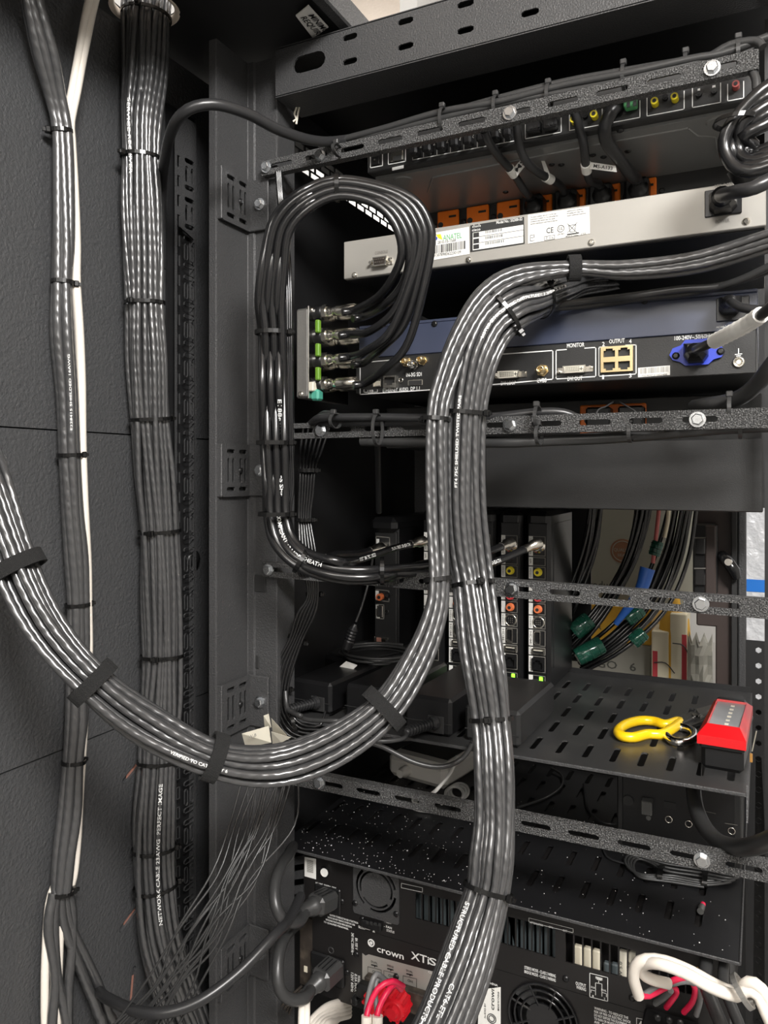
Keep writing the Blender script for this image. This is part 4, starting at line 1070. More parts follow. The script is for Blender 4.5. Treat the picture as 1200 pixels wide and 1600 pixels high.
# blue inlet
c = PY(1089, 552, YV); a, b = sc(1089, 552, YV)
poly = [(-43, -1), (-38, 9), (-25, 13), (-18, 21), (20, 21), (26, 13), (38, 8), (43, 0), (38, -9), (26, -12), (18, -19), (-18, -19), (-26, -13), (-38, -9)]
bi = MB().extr([(x * a, z * b) for x, z in poly], FACE(c + Vector((0, -.004, 0))), .004).build('power_inlet', 'blue_plastic', vd)
screws(bi, YV - .004, ((1056, 556), (1126, 549)))
MB().fring(1154, 566, 7, 2.2, YV, .001).build('earth_ring', 'nickel', vd); put(None, 'screw', PY(1154, 566, YV), vd, None, SCREW_Z)
iec('power_plug', 'black plug in the blue inlet with a cord wrapped in white tape', 1088, 553, YV - .004, 38, 29, [(1095, 543, .605), (1115, 534, .57), (1150, 516, .53), (1185, 495, .50), (1215, 470, .48), (1260, 430, .46)], .0036)
pl = [D(*q) for q in [(1108, 538, .585), (1117, 533, .568), (1135, 524, .545), (1150, 516, .53), (1170, 505, .515), (1189, 492, .498)]]
rt_ = [o for o in bpy.data.objects if o.get('label', '').startswith('black plug in the blue inlet')][0]
pl = [Vector(q) for q in smooth_path(pl[1:], .003)]
MB().tube(pl, [.0055 + .0003 * ((i * 7) % 3 == 0) for i in range(len(pl))], 14).build('white_tape', 'label_white', rt_)

# ---- 6. silver connector plate with eight coaxial sockets
XC = PY(482, 550, .715).x
bp = thing('coax_splitter', 'silver metal splitter box carrying two rows of coaxial connectors', 'splitter', W(XC - .01, .74, -.0))
z1 = PY(470, 482, .715).z - EYE; z0 = PY(470, 622, .715).z - EYE; x0 = PY(462, 550, .715).x
MB().bb(x0, XC, .715, .80, z0, z1, .002).build('body', 'bnc_plate', bp)
MB().bb(XC, XC + .0015, .713, .802, z0 - .001, z1 + .002, .0005).build('face_plate', 'chrome', bp)
put(None, 'screw', PY(470, 616, .715), bp, None, SCREW_Z); put(None, 'screw', W(XC + .0015, .722, z1 - .002), bp, RZ90, SCREW_Z)
MB().box(PX(488, 618, XC) + Vector((.006, 0, 0)), (.010, .012, .012), .002).build('terminal', 'teal', bp)
MB().box(PX(485, 605, XC) + Vector((.004, 0, .0)), (.006, .012, .010), .001).build('terminal', 'ivory', bp)
def coax_socket(p, L=1., plugm=True):
    o = MB().lathe(p, (1, 0, 0), [(0, .0085), (.004, .0085), (.0045, .0064), (.008, .0064)], 16).build('socket', 'nickel', bp)
    MB().lathe(p + Vector((.007, 0, 0)), (1, 0, 0), [(0, .0078), (.001, .0088), (.012, .0088), (.013, .0078)], 18).build('rubber_collar', 'black_plastic', o)
    MB().lathe(p + Vector((.020, 0, 0)), (1, 0, 0), [(0, .0085), (.005, .0085)], 6, False).lathe(p + Vector((.025, 0, 0)), (1, 0, 0), [(0, .0062), (.004, .0062), (.006, .0048), (.010, .0054), (.011, .0062), (.0135, .0064), (.034, .0064), (.035, .0055), (.037, .0055)], 16).build('coax_plug', 'nickel', o)
for py in (491, 527, 565, 602): coax_socket(PY(482, py, .728))
for py in (500, 538, 574, 608): coax_socket(PY(484, py - 2, .775) + Vector((.006, 0, 0)))
for py in (510, 547, 584): MB().box(PX(497, py, XC + .011), (.005, .006, .014), .001).build('cable_marker', 'lime_tape', bp)

# ---- 7. second orange outlet strip glimpsed under the video device, and the blank drawer
YP2 = .86
ps = thing('power_strip', 'lower black power strip, two orange outlets glimpsed behind the lacing bar', 'power strip', W(-.2, YP2, .0))
z1 = PY(980, 631, YP2).z - EYE
MB().bb(-.42, .0, YP2, YP2 + .1, z1 - .044, z1 + .006, .001).build('body', 'device_black', ps)
for px in (933, 983): outlet(ps, PY(px, 650, YP2).x, YP2, z1 - .017, .036, .034)
for px in (940, 990): MB().bb(PY(px, 650, YP2).x - .013, PY(px, 650, YP2).x + .013, YP2 - .022, YP2 - .004, z1 - .03, z1 - .004, .002).build('plug', 'black_plastic', ps)
YR = .80
zt_ = PY(1000, 683, YR).z - EYE - .003; zb = PY(1000, 797, YR).z - EYE
bx = thing('blank_drawer', 'plain black steel drawer back below the second bar, above the opening', 'drawer', W(-.2, YR, zb))
MB().bb(PY(758, 740, YR).x, .001, YR, YR + .012, zb, zt_, .001).build('rear_panel', 'device_black', bx)
MB().bb(PY(758, 740, YR).x, .001, YR + .012, YR + .30, zb + .004, zt_ - .006, .001).build('body', 'dark_metal', bx)

lw = thing('loose_wires', 'two short thin wires sticking out under the video device above the bar', 'wires', D(960, 650, .74))
for pts in (((958, 628, .76), (945, 636, .745), (935, 640, .74), (928, 654, .735)), ((968, 628, .76), (985, 638, .745), (995, 645, .74), (1002, 656, .735))):
    cable('wire', '', '', [D(*q) for q in pts], .0009, 'cord_grey', parent=lw, sides=5)

# ================================================================== shelves
ZS = -.2795
sh = thing('rack_shelf', 'upper black slotted shelf carrying the yellow snips and red work light', 'shelf', W(-.2, .9, ZS - .02))
SX0, SX1, SY0, SY1 = -.512, -.0125, .742, 1.085
loops = [rect(SX0, SY0, SX1, SY1)]
# slots measured off the photograph: rows at constant depth
row = 0
for Y_ in (.786, .846, .904, .963, 1.021):
    for k in range(17): loops.append(slot(-.0215 - .0264 * k - (.004 if row == 0 else 0), Y_, .0410, .0066, pi / 2))
    row += 1
MB().plate(loops, .0016, TOPF(W(0, 0, ZS - .0008))).build('shelf_plate', 'shelf_metal', sh)
MB().bb(SX0, SX1, SY0 - .0012, SY0 + .0004, ZS - .0034, ZS, .0006).build('lip', 'powder_coat', sh)
MB().bb(SX0, SX1, SY1, SY1 + .0015, ZS - .0016, ZS + .007, .0004).build('lip', 'dark_metal', sh)
MB().add([W(SX1, SY0 + .02, ZS), W(SX1, SY0 + .01, ZS - .03), W(SX1, SY1, ZS - .05), W(SX1, SY1, ZS), W(SX1 + .0015, SY0 + .02, ZS), W(SX1 + .0015, SY0 + .01, ZS - .03), W(SX1 + .0015, SY1, ZS - .05), W(SX1 + .0015, SY1, ZS)],
         [(0, 1, 2, 3), (7, 6, 5, 4), (0, 4, 5, 1), (1, 5, 6, 2), (2, 6, 7, 3), (3, 7, 4, 0)]).build('side_flange', 'powder_coat', sh)

ZL = -.4285
ls2 = thing('rack_shelf', 'lower black slotted shelf speckled with white dust over the amplifiers', 'shelf', W(-.25, .9, ZL - .005))
LX0, LX1, LY0, LY1 = -.500, -.0175, .742, 1.12
loops = [rect(LX0, LY0, LX1, LY1)]
row = 0
for Y_ in (.801, .861, .921, .981, 1.041, 1.095):
    for k in range(17): loops.append(slot(-.0546 - .0272 * k, Y_, .0380, .0066, pi / 2))
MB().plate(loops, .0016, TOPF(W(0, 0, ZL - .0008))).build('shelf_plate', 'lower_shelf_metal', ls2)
MB().bb(LX0, LX1, LY0 - .0012, LY0 + .0004, ZL - .0032, ZL, .0006).build('lip', 'powder_coat', ls2)
MB().bb(LX1 - .0005, LX1 + .0012, LY0, LY1, ZL - .0032, ZL + .0015, .0005).build('lip', 'powder_coat', ls2)
du = MB(); rnd = random.Random(21)
for k in range(620):
    x = rnd.uniform(LX0 + .003, LX1 - .004); y = LY0 + .003 + rnd.random() ** 1.6 * .24
    if rnd.random() > (1.0 if x < -.27 else .38): continue
    r = rnd.uniform(.0003, .00075) * (1.9 if rnd.random() < .08 else 1); c = W(x, y, ZL); a = rnd.uniform(0, 3)
    q = [c + Vector((r * cos(a + t), r * sin(a + t), 0)) for t in (0, 2.1, 4.2)] + [c + Vector((0, 0, r * .8))]
    du.add(q, [(0, 1, 3), (1, 2, 3), (2, 0, 3)])
o = du.build('dust', 'dust'); tag(o, 'white dust flakes scattered on the lower black shelf', 'dust', kind='stuff')

# ================================================================== upright receivers
YX = .960
def stb():
    x0 = PY(822, 950, YX).x; x1 = PY(860, 950, YX).x - .0005
    z1 = PY(840, 799, YX).z - EYE; z0 = ZS + .0005
    r = thing('receiver', 'rightmost upright black receiver, bare glossy side facing the carton', 'receiver', W((x0 + x1) / 2, YX + .06, z0))
    MB().bb(x0, x1, YX, YX + .130, z0, z1, .006).build('case', 'black_plastic', r)
    MB().bb(x1 - .0002, x1 + .0006, YX + .018, YX + .118, z0 + .03, z1 - .016, .0005).build('side_panel', 'black_plastic', r)
    pn = MB().bb(x0 + .003, x1 - .003, YX - .0012, YX + .001, z0 + .012, z1 - .015, .0008).build('rear_panel', 'black_plastic', r)
    k = (z1 - z0) / 286.
    def zz(py): return z1 - (py - 799) * k
    xl = x0 + .0048; xr = x1 - .0055
    ln = MB(); wl_ = MB(); 
    cells = ((838, 869), (871, 884), (886, 905), (907, 924), (926, 941), (943, 961), (963, 983), (985, 1010), (1012, 1024), (1026, 1051), (1056, 1076))
    Yp = YX - .0012
    for a, b in cells:
        for q in ((xl, xr, a, a + .9), (xl, xr, b - .9, b), (xr - .0007, xr, a, b), (xl, xl + .0007, a, b)):
            ln.bb(q[0], q[1], Yp - .0004, Yp, zz(q[3]), zz(q[2]))
        wl_.bb(xl - .0008, xl + .0045, Yp - .0006, Yp, zz(b), zz(a))
    ln.build('frame_lines', 'grey_print', r); o = wl_.build('label_strip', 'label_white', r)
    t = MB(); 
    for s_, a, b in (('HDMI', 988, 1008), ('S-VIDEO', 965, 981), ('USB', 1013, 1023), ('ETHERNET', 1029, 1049), ('VIDEO', 888, 903), ('AUDIO', 928, 940), ('CABLE IN', 842, 866), ('IR', 874, 882)):
        t.text(s_, W(xl + .0004, Yp - .0008, zz(a)), (0, 0, -1), (1, 0, 0), .0028 if s_ == 'HDMI' else .0022, (b - a) * k)
    t.build('lettering', 'grey_print', o)
    xm = (xl + .0045 + xr) / 2 - .001
    def P(py, dx=0.): return W(xm + dx, Yp, zz(py))
    for py, m in ((894, 'rca_yellow'), (934, 'rca_red'), (952, 'rca_orange'), (915, 'ivory')):
        q = MB().lathe(P(py), (0, -1, 0), [(0, .0052), (.003, .0052), (.003, .0043), (.0065, .0043)], 14).build('socket', m, r)
        MB().lathe(P(py) + Vector((0, -.0065, 0)), (0, -1, 0), [(0, .0022), (.0004, .0022)], 10).build('socket_hole', 'black_print', q)
    MB().lathe(P(877, -.002), (0, -1, 0), [(0, .0034), (.001, .0034), (.001, .0018)], 12).build('infrared_socket', 'black_print', r)
    MB().torus(P(973), (0, 1, 0), .0072, .0011, 20, 6).lathe(P(973), (0, -1, 0), [(0, .0062), (.0006, .0062)], 16, False).build('video_socket', 'nickel', r)
    q = MB().lathe(P(973) + Vector((0, -.0007, 0)), (0, -1, 0), [(0, .0060), (.0004, .0060)], 16, False).build('video_socket_face', 'black_plastic', r)
    for i in range(3):
        for j in range(3): MB().lathe(P(973, -.0026 + i * .0026) + Vector((0, -.0011, -.0026 + j * .0026)), (0, -1, 0), [(0, .0006), (.0003, .0006)], 5).build('pin', 'nickel', q)
    q = MB().plate([[(-.003, -.0085), (.0042, -.0085), (.0042, .0085), (-.003, .0085), (-.0046, .006), (-.0046, -.006)], [(-.0022, -.0075), (.0034, -.0075), (.0034, .0075), (-.0022, .0075), (-.0036, .0055), (-.0036, -.0055)]], .003, FACE(P(997) + Vector((-.001, -.0014, 0)))).build('hdmi_port', 'nickel', r)
    MB().box(P(997) + Vector((-.001, -.001, 0)), (.0018, .0016, .010)).build('port_tongue', 'black_plastic', q)
    q = MB().plate([rect(-.0078, -.0036, .0078, .0036), rect(-.0066, -.0026, .0066, .0026)], .003, FACE(P(1018) + Vector((0, -.0014, 0)))).build('usb_port', 'nickel', r)
    MB().box(P(1018) + Vector((0, -.001, .0012)), (.012, .0012, .0014)).build('port_tongue', 'ivory', q)
    q = MB().plate([rect(-.0075, -.0075, .0075, .0075), [(-.0058, -.0058), (.0058, -.0058), (.0058, .0025), (.003, .0025), (.003, .0052), (-.003, .0052), (-.003, .0025), (-.0058, .0025)]], .004, FACE(P(1038) + Vector((0, -.002, 0)))).build('network_port', 'black_plastic', r)
    MB().box(P(1066, .0035) + Vector((0, -.001, .0035)), (.0045, .002, .0065), .0006).build('power_led', 'green_led', r)
    c = P(853); MB().lathe(c, (0, -1, 0), [(0, .0092), (.002, .0092), (.002, .0075), (.006, .0070), (.0065, .0058), (.012, .0056)], 18).build('cable_socket', 'nickel', r)
    MB().lathe(W(x0 - .001, YX + .04, z1 - .05), (-1, 0, 0), [(0, .010), (.004, .009)], 18).lathe(W(x0 - .001, YX + .04, z0 + .05), (-1, 0, 0), [(0, .010), (.004, .009)], 18).build('rubber_foot', 'black_plastic', r)
    return r
R0 = stb()
step = .0362
for k, l in ((1, 'second upright black receiver from the right, its yellow socket clear of the cables'), (2, 'upright black receiver standing mostly hidden behind the thickest falling cable bundle'),
             (3, 'upright black receiver glimpsed through the gap between the two falling cable bundles'), (4, 'upright black receiver hidden behind the swag cables, one coaxial plug at its edge')):
    copy_tree(R0, (-step * k, 0, 0), l)
# power plug and white tag at the foot of the rightmost receiver
pp = thing('power_plug', 'small round black plug in the foot of the rightmost receiver with a white paper tag', 'plug', D(835, 1080, .93))
a = PY(838, 1067, YX - .002); b = D(806, 1077, .93)
d = (b - a).normalized(); MB().lathe(a, d, [(0, .0052), (.008, .0056), (.016, .0050), (.017, .0040), (.019, .0050), (.021, .0038), (.023, .0046), (.025, .0034), (.032, .0026)], 14).build('plug', 'cord_jacket', pp)
cable('cord', '', '', [a + d * .03, D(795, 1083, .925), PZ(812, 1083, ZS + .004), PZ(842, 1090, ZS + .003), PZ(846, 1096, ZS + .003), PZ(830, 1101, ZS + .003), PZ(800, 1098, ZS + .006)], .0014, 'cord_jacket', parent=pp, sides=6)
q = [PZ(*p, ZS + .0012) for p in ((806, 1086), (816, 1079), (858, 1094), (846, 1103))]
MB().add(q + [v + Vector((0, 0, .0006)) for v in q], [(0, 1, 2, 3), (7, 6, 5, 4), (0, 4, 5, 1), (1, 5, 6, 2), (2, 6, 7, 3), (3, 7, 4, 0)]).build('paper_tag', 'label_white', pp)

# the other model of receiver, on the left
YA2 = .955
x0 = PY(582, 900, YA2).x; x1 = PY(621, 900, YA2).x; z1 = PY(600, 808, YA2).z - EYE; z0 = ZS + .0005
ra = thing('receiver', 'matt black upright receiver with orange socket, leftmost of the row', 'receiver', W((x0 + x1) / 2, YA2, z0))
MB().bb(x0 + .004, x1, YA2 + .002, YA2 + .14, z0, z1 - .008, .004).build('case', 'black_plastic', ra)
MB().bb(x0 - .002, x1 + .001, YA2 - .008, YA2 + .15, z1 - .022, z1, .007).build('top_cap', 'black_plastic', ra)
MB().bb(x0 + .004, x1 - .001, YA2 - .001, YA2 + .004, z0 + .006, z1 - .02, .001).build('rear_panel', 'device_black', ra)
Y_ = YA2 - .001
MB().fline([(588, 838), (609, 840), (609, 864), (588, 862)], 1.2, Y_, True).fline([(588, 921), (608, 923), (608, 940), (588, 938)], 1.2, Y_, True).fline([(588, 944), (600, 945), (600, 967), (588, 966)], 1.2, Y_, True).build('frame_lines', 'grey_print', ra)
MB().fbox(590.5, 850, 4, 16, Y_, .0006).fbox(589.5, 930, 5, 14, Y_, .0006).fbox(589.5, 948, 4, 6, Y_, .0006).fbox(591, 964, 5, 3, Y_, .0006).build('label_strip', 'label_white', ra)
rca(ra, 596, 932, 5.2, Y_, 'rca_orange'); rca(ra, 606, 930, 5.0, Y_ + .0005, 'black_plastic', .003)
o = MB().fbox(594, 955, 9, 18, Y_, .002, .0006).build('hdmi_port', 'nickel', ra); MB().fbox(594, 955, 6, 14, Y_ - .002, .0004).build('port_opening', 'black_print', o)
MB().fring(604.5, 956, 3, 1, Y_, .001).build('audio_jack', 'black_plastic', ra)
MB().fcyl(601, 852, 6.5, Y_, .012, 16).build('cable_socket', 'nickel', ra)
o = MB().fbox(597, 1006, 22, 22, Y_, .004, .0006).build('network_port', 'nickel', ra); MB().fbox(592, 1006, 7, 20, Y_ - .004, .0006).build('copper_label', 'copper_brown', o)
MB().fbox(605, 1007, 5, 14, Y_ - .004, .0008).build('port_opening', 'black_print', o)
MB().fbox(605, 1027, 4, 5, Y_, .0015, .0003).build('power_led', 'green_led', ra)

# ================================================================== power adapters on the shelf
def brick(label, px, py, w_, d_, h_, rot, Y=None, m='black_plastic', cord=None, ribs=True):
    c = PZ(px, py, ZS + .001); R = Matrix.Rotation(rot, 3, 'Z')          # c: front bottom centre
    r = thing('power_adapter', label, 'adapter', c)
    ctr = c + R @ Vector((0, d_ / 2, h_ / 2))
    body = MB().box(ctr, (w_, d_, h_), .0035, R).build('case', m, r)
    MB().box(ctr + R @ Vector((0, -d_ / 2 - .0002, -h_ * .16)), (w_ * .98, .0012, .0008), 0, R).build('seam', 'black_print', r)
    MB().box(c + R @ Vector((w_ * .18, -.0006, h_ * .30)), (w_ * .34, .0016, h_ * .46), .0005, R).build('inlet', 'black_print', r)
    if ribs:
        p = c + R @ Vector((w_ * .18, -.002, h_ * .36)); ax = R @ Vector((-.42, -.90, -.05)); prof = [(0, .0075), (.004, .0075)]
        for k in range(9): prof += [(.005 + k * .0038, .0058), (.0062 + k * .0038, .0058), (.0064 + k * .0038, .0042), (.0084 + k * .0038, .0042)]
        MB().lathe(p, ax, prof + [(.042, .0030)], 12, False).build('strain_relief', 'cord_jacket', r)
        if cord: cable('cord', '', '', [p + ax.normalized() * .040] + [D(*q) for q in cord], .0024, 'cord_grey', parent=r)
    return r
brick('black power adapter at the left end of the upper shelf, ribbed cord end', 486, 1112, .055, .14, .036, -.06, cord=[(470, 1118, .80), (450, 1108, .83), (446, 1080, .84)])
brick('black power adapter second from the left on the upper shelf, beside the tall seam edge', 575, 1126, .062, .15, .038, -.05, cord=[(532, 1126, .78), (480, 1124, .80), (455, 1110, .83)])
brick('black power adapter behind the middle strap of the hanging swag', 668, 1147, .055, .15, .040, -.04, cord=[(630, 1154, .77), (590, 1158, .76), (545, 1150, .77)])
brick('greyish black power adapter on the upper shelf behind the thickest cable bundle', 768, 1163, .060, .13, .037, -.03, m='device_black', cord=[(722, 1185, .745), (692, 1198, .74), (650, 1192, .74), (600, 1168, .745), (575, 1160, .75)])
# large flat black box leaning towards the rear of the shelf
c = PZ(540, 1062, ZS + .002)
R = Matrix.Rotation(-.42, 3, 'Z')
fb = thing('flat_box', 'large flat black box lying at the back left of the upper shelf', 'box', c)
MB().box(c + R @ Vector((0, .05, .018)), (.105, .15, .034), .004, R).build('case', 'black_plastic', fb)
MB().box(c + R @ Vector((0, .05, .0355)), (.088, .13, .0012), .0005, R).build('lid', 'device_black', fb)
# coils of thin cord on the shelf
def squiggle(name, label, cat, cx_, cy_, ax, ay, n, z, r, m, seed, mode='z', d=.8, tagpts=None, loops_=3):
    rnd = random.Random(seed); pts = []
    for k in range(n * loops_):
        t = 2 * pi * k / n; j = 1 + rnd.uniform(-.18, .18)
        x = cx_ + ax * cos(t) * j + rnd.uniform(-.06, .06) * ax; y = cy_ + ay * sin(t) * j
        pts.append((PZ(x, y, z) + Vector((0, 0, r + .0025 * (k / n)))) if mode == 'z' else D(x, y, d - .004 * k / n))
    o, P = cable(name, label, cat, pts, r, m, sides=6, step=.006); return o
squiggle('cord_coil', 'coil of thin black cord at the foot of the leftmost receiver', 'cord', 590, 1030, 50, 11, 8, ZS + .036, .0021, 'cord_grey', 3, loops_=4)
squiggle('cord_coil', 'coil of thin black cord glimpsed between the two falling bundles', 'cord', 697, 1040, 44, 12, 8, ZS + .008, .0024, 'cord_grey', 6, loops_=5)
vp = thing('cord_plug', 'ribbed black barrel plug with a white paper tag standing behind the flat box', 'plug', D(540, 1020, 1.0))
MB().lathe(D(555, 975, .985), D(540, 1018, .985) - D(555, 975, .985), [(0, .0025), (.004, .004), (.008, .0065), (.010, .0058), (.012, .0068), (.014, .0058), (.016, .0068), (.018, .0060), (.020, .0070), (.022, .0060), (.024, .0068), (.034, .0060)], 14, False).build('plug', 'cord_jacket', vp)
cable('cord', '', '', [D(556, 972, .985), D(566, 945, .99), D(578, 900, 1.0), D(584, 860, 1.02)], .0016, 'cord_grey', parent=vp, sides=6)
q = [D(519, 1052, .965), D(541, 1034, .965), D(558, 1040, .955), D(551, 1047, .952)]
MB().add(q + [v + Vector((0, 0, .0008)) for v in q], [(0, 1, 2, 3), (7, 6, 5, 4), (0, 4, 5, 1), (1, 5, 6, 2), (2, 6, 7, 3), (3, 7, 4, 0)]).build('paper_tag', 'label_white', vp)
tg = thing('paper_tag', 'cream paper tags hanging by the left post above the swag', 'tag', D(410, 1165, .80))
for q in ((( 378, 1146), (420, 1134), (424, 1160), (384, 1168)), ((412, 1118), (420, 1115), (424, 1136), (414, 1140)), ((424, 1122), (448, 1148), (450, 1156), (426, 1144)), ((424, 1143), (455, 1152), (440, 1160), (426, 1162))):
    v = [D(x, y, .815 + .006 * i) for i, (x, y) in enumerate(q)]; nn = FW * -.0008
    MB().add(v + [p + nn for p in v], [(3, 2, 1, 0), (4, 5, 6, 7), (0, 1, 5, 4), (1, 2, 6, 5), (2, 3, 7, 6), (3, 0, 4, 7)]).build('tag_card', 'ivory', tg)
v = [D(392, 1152, .812), D(402, 1149, .812)]
MB().text('W-B', D(388, 1154, .811), (D(402, 1150, .811) - D(388, 1154, .811)).normalized(), UP, .0032).build('lettering', 'grey_print', tg)

# ================================================================== tools on the shelf
sn = thing('cable_snips', 'yellow-handled electrician snips lying on the upper slotted shelf', 'snips', PZ(1040, 1140, ZS))
loop = [(975, 1140), (967, 1146), (968, 1151), (985, 1152), (1010, 1148), (1032, 1147), (1048, 1140), (1060, 1130), (1040, 1130), (1015, 1126), (995, 1128)]
P = [PZ(x, y, ZS + .0062) for x, y in ((966, 1142), (978, 1132), (1000, 1126), (1022, 1127), (1040, 1132), (1058, 1127), (1062, 1129), (1050, 1139), (1034, 1147), (1012, 1147), (990, 1152), (972, 1150))]
MB().tube([q[:3] for q in smooth_path(P, .004, True)], .0052, 10, closed=True).build('handle', 'handle_yellow', sn)
P = [PZ(x, y, ZS + .0052) for x, y in ((1040, 1147), (1046, 1138), (1064, 1136), (1082, 1142), (1084, 1153), (1070, 1160), (1052, 1158))]
MB().tube([q[:3] for q in smooth_path(P, .004, True)], .0044, 10, closed=True).build('steel_loop', 'chrome', sn)
def bar3(mb, a, b, wd, h, z): 
    p, q = PZ(*a, z), PZ(*b, z); d = (q - p); L = d.length; d.normalize(); R = Matrix((d, UP.cross(d), UP)).transposed()
    return mb.box((p + q) / 2, (L, wd, h), .0012, R)
bar3(MB(), (1058, 1131), (1088, 1117), .013, .006, ZS + .0062).build('blade_shank', 'blade_black', sn)
bar3(MB(), (1062, 1138), (1104, 1122), .012, .006, ZS + .0035).build('blade_shank', 'blade_black', sn)
p = [PZ(*q, ZS + .0045) for q in ((1088, 1113), (1112, 1106), (1114, 1110), (1094, 1124))]
MB().add(p + [v + Vector((0, 0, .004)) for v in p], [(3, 2, 1, 0), (4, 5, 6, 7), (0, 1, 5, 4), (1, 2, 6, 5), (2, 3, 7, 6), (3, 0, 4, 7)]).build('blade', 'blade_steel', sn)
MB().lathe(PZ(1087, 1119, ZS + .009), (0, 0, 1), [(0, .004), (.002, .004)], 8, False).build('pivot', 'chrome', sn)

wk = thing('work_light', 'red and black work light with a frosted lens on the upper shelf', 'light', PZ(1128, 1205, ZS))
a = PZ(1131, 1209, ZS); Yf = a.y; xk = [PY(1097, 1160, Yf).x, PY(1158, 1160, Yf).x]
R = Matrix.Rotation(radians(-3), 3, 'Z'); wl_ = .041; dl = .118; hl = .034
o0 = Vector((a.x - .002, Yf, EYE + ZS))
def wb(x0, x1, y0, y1, z0, z1, b): return MB().box(o0 + R @ Vector(((x0 + x1) / 2, (y0 + y1) / 2, (z0 + z1) / 2)), (x1 - x0, y1 - y0, z1 - z0), b, R)
wb(-.0185, .0185, .004, dl, .0, .028, .004).build('body', 'black_plastic', wk)
wb(-.0195, .0195, .001, dl + .001, .020, .026, .002).build('seam_band', 'device_black', wk)
hous = MB()
top = [(-.0145, .014), (.0145, .014), (.0145, dl - .014), (-.0145, dl - .014)]; out = [(-.0210, -.003), (.0210, -.003), (.0190, dl), (-.0190, dl)]
vs = [o0 + R @ Vector((x, y, .0255)) for x, y in out] + [o0 + R @ Vector((x, y, .034)) for x, y in out] + [o0 + R @ Vector((x * .98, y, .041)) for x, y in top] + [o0 + R @ Vector((x * .92, y + (.001 if y < .05 else -.001), .0385)) for x, y in top]
fs = [(3, 2, 1, 0)]
for l in (0, 4, 8): fs += [(l + i, l + (i + 1) % 4, l + 4 + (i + 1) % 4, l + 4 + i) for i in range(4)]
hous.add(vs, fs).build('housing', 'lamp_red', wk)
ln = MB().add([o0 + R @ Vector((x * .92, y, .0388)) for x, y in top], [(0, 1, 2, 3)]).build('lens', 'lens', wk)
for k in range(6): MB().box(o0 + R @ Vector((.002, .026 + k * .013, .0390)), (.0035, .0045, .0004), 0, R).build('lamp_chip', 'ivory', ln)
wb(-.017, .014, dl - .004, dl + .010, .018, .038, .003).build('hanging_clip', 'black_plastic', wk)
# amber bit hanging by the post on the right
am = thing('amber_tag', 'small amber pull tag with a pale stem hanging beside the red work light', 'tag', D(1173, 1190, .78))
MB().box(D(1173, 1184, .775), (.0035, .004, .0085), .0006).build('pull', 'amber', am); MB().cyl(D(1175, 1174, .775), D(1182, 1142, .775), .0006, 6).build('stem', 'ivory', am)

# ================================================================== on the lower shelf
rt2 = thing('wifi_router', 'small white plastic router on the lower shelf behind the lowest bar', 'router', PZ(668, 1236, ZL))
a = PZ(604, 1212, ZL); b = PZ(696, 1238, ZL); d = (b - a).normalized(); e = Vector((-d.y, d.x, 0)); L = (b - a).length
R = Matrix((d, e, UP)).transposed(); hh = .034
MB().box((a + b) / 2 + e * .055 + UP * (hh / 2), (L, .11, hh), .008, R).build('case', 'router_white', rt2)
MB().box((a + b) / 2 + e * .060 + UP * (hh + .0004), (L * .8, .075, .001), 0, R).build('top_shade', 'device_black', rt2)  # dark sheet stands for the shadow on the router's top
c = a.lerp(b, .36) + UP * .016
MB().lathe(c, -e, [(0, .0075), (.010, .0075), (.012, .006), (.018, .0055)], 14).build('button', 'router_white', rt2)
cable('cord', '', '', [D(714, 1182, .90), D(706, 1205, .885), D(690, 1225, .875), D(675, 1240, .88), PZ(648, 1252, ZL + .004), PZ(648, 1264, ZL + .003), PZ(672, 1268, ZL + .003)], .0021, 'cord_white', parent=rt2)
co = thing('cord_coil', 'small loop of white cord beside the white router', 'cord', PZ(710, 1245, ZL))
for k in range(3):
    P = [PZ(718 + 14 * cos(t) - k * 4, 1236 + 12 * sin(t) + k * 2.5, ZL + .006 + .003 * k) for t in [2 * pi * i / 9 for i in range(9)]]
    MB().tube([q[:3] for q in smooth_path(P, .005, True)], .0021, 7, closed=True).build('loop', 'cord_white', co)
cable('cord', '', '', [PZ(655, 1258, ZL + .003), PZ(645, 1250, ZL + .003), PZ(668, 1242, ZL + .004), PZ(694, 1250, ZL + .003), PZ(690, 1256, ZL + .003)], .0021, 'cord_white', parent=co)

YM = .905
ax0 = PY(964, 1240, YM).x; ax1 = -.0195
am2 = thing('audio_amplifier', 'small black audio unit with a row of ring-edged jacks under the upper shelf', 'amplifier', W((ax0 + ax1) / 2, YM, ZL))
zt2 = PY(1000, 1208, YM).z - EYE
MB().bb(ax0, ax1, YM, YM + .15, ZL + .001, zt2, .0015).build('case', 'device_black', am2)
MB().bb(ax0 + .006, ax1 - .006, YM - .001, YM + .002, ZL + .006, zt2 - .004, .0008).build('rear_panel', 'black_plastic', am2)
Y_ = YM - .001
MB().fcyl(982, 1250, 8, Y_, .003, 18).build('knob', 'device_black', am2)
for x, y in ((1045, 1280), (1076, 1287), (1109, 1292), (1143, 1298)): MB().fring(x, y, 5, .9, Y_, .0008).build('jack', 'nickel', am2)
MB().fline([(1091, 1265), (1118, 1271)], .8, Y_).fline([(1133, 1286), (1152, 1289)], .8, Y_).build('lettering', 'grey_print', am2)
MB().fbox(1047, 1258, 18, 10, Y_, .001).build('port_opening', 'black_print', am2)
rj = thing('network_plug', 'translucent clip plug with a thin black cord in the small audio unit', 'plug', PY(1012, 1265, Y_))
MB().fbox(1012, 1257, 17, 22, Y_, .012, .001).build('plug', 'clear_plug', rj); MB().fcyl(1014, 1276, 4, Y_ - .006, .004, 8).build('clip', 'clear_plug', rj)
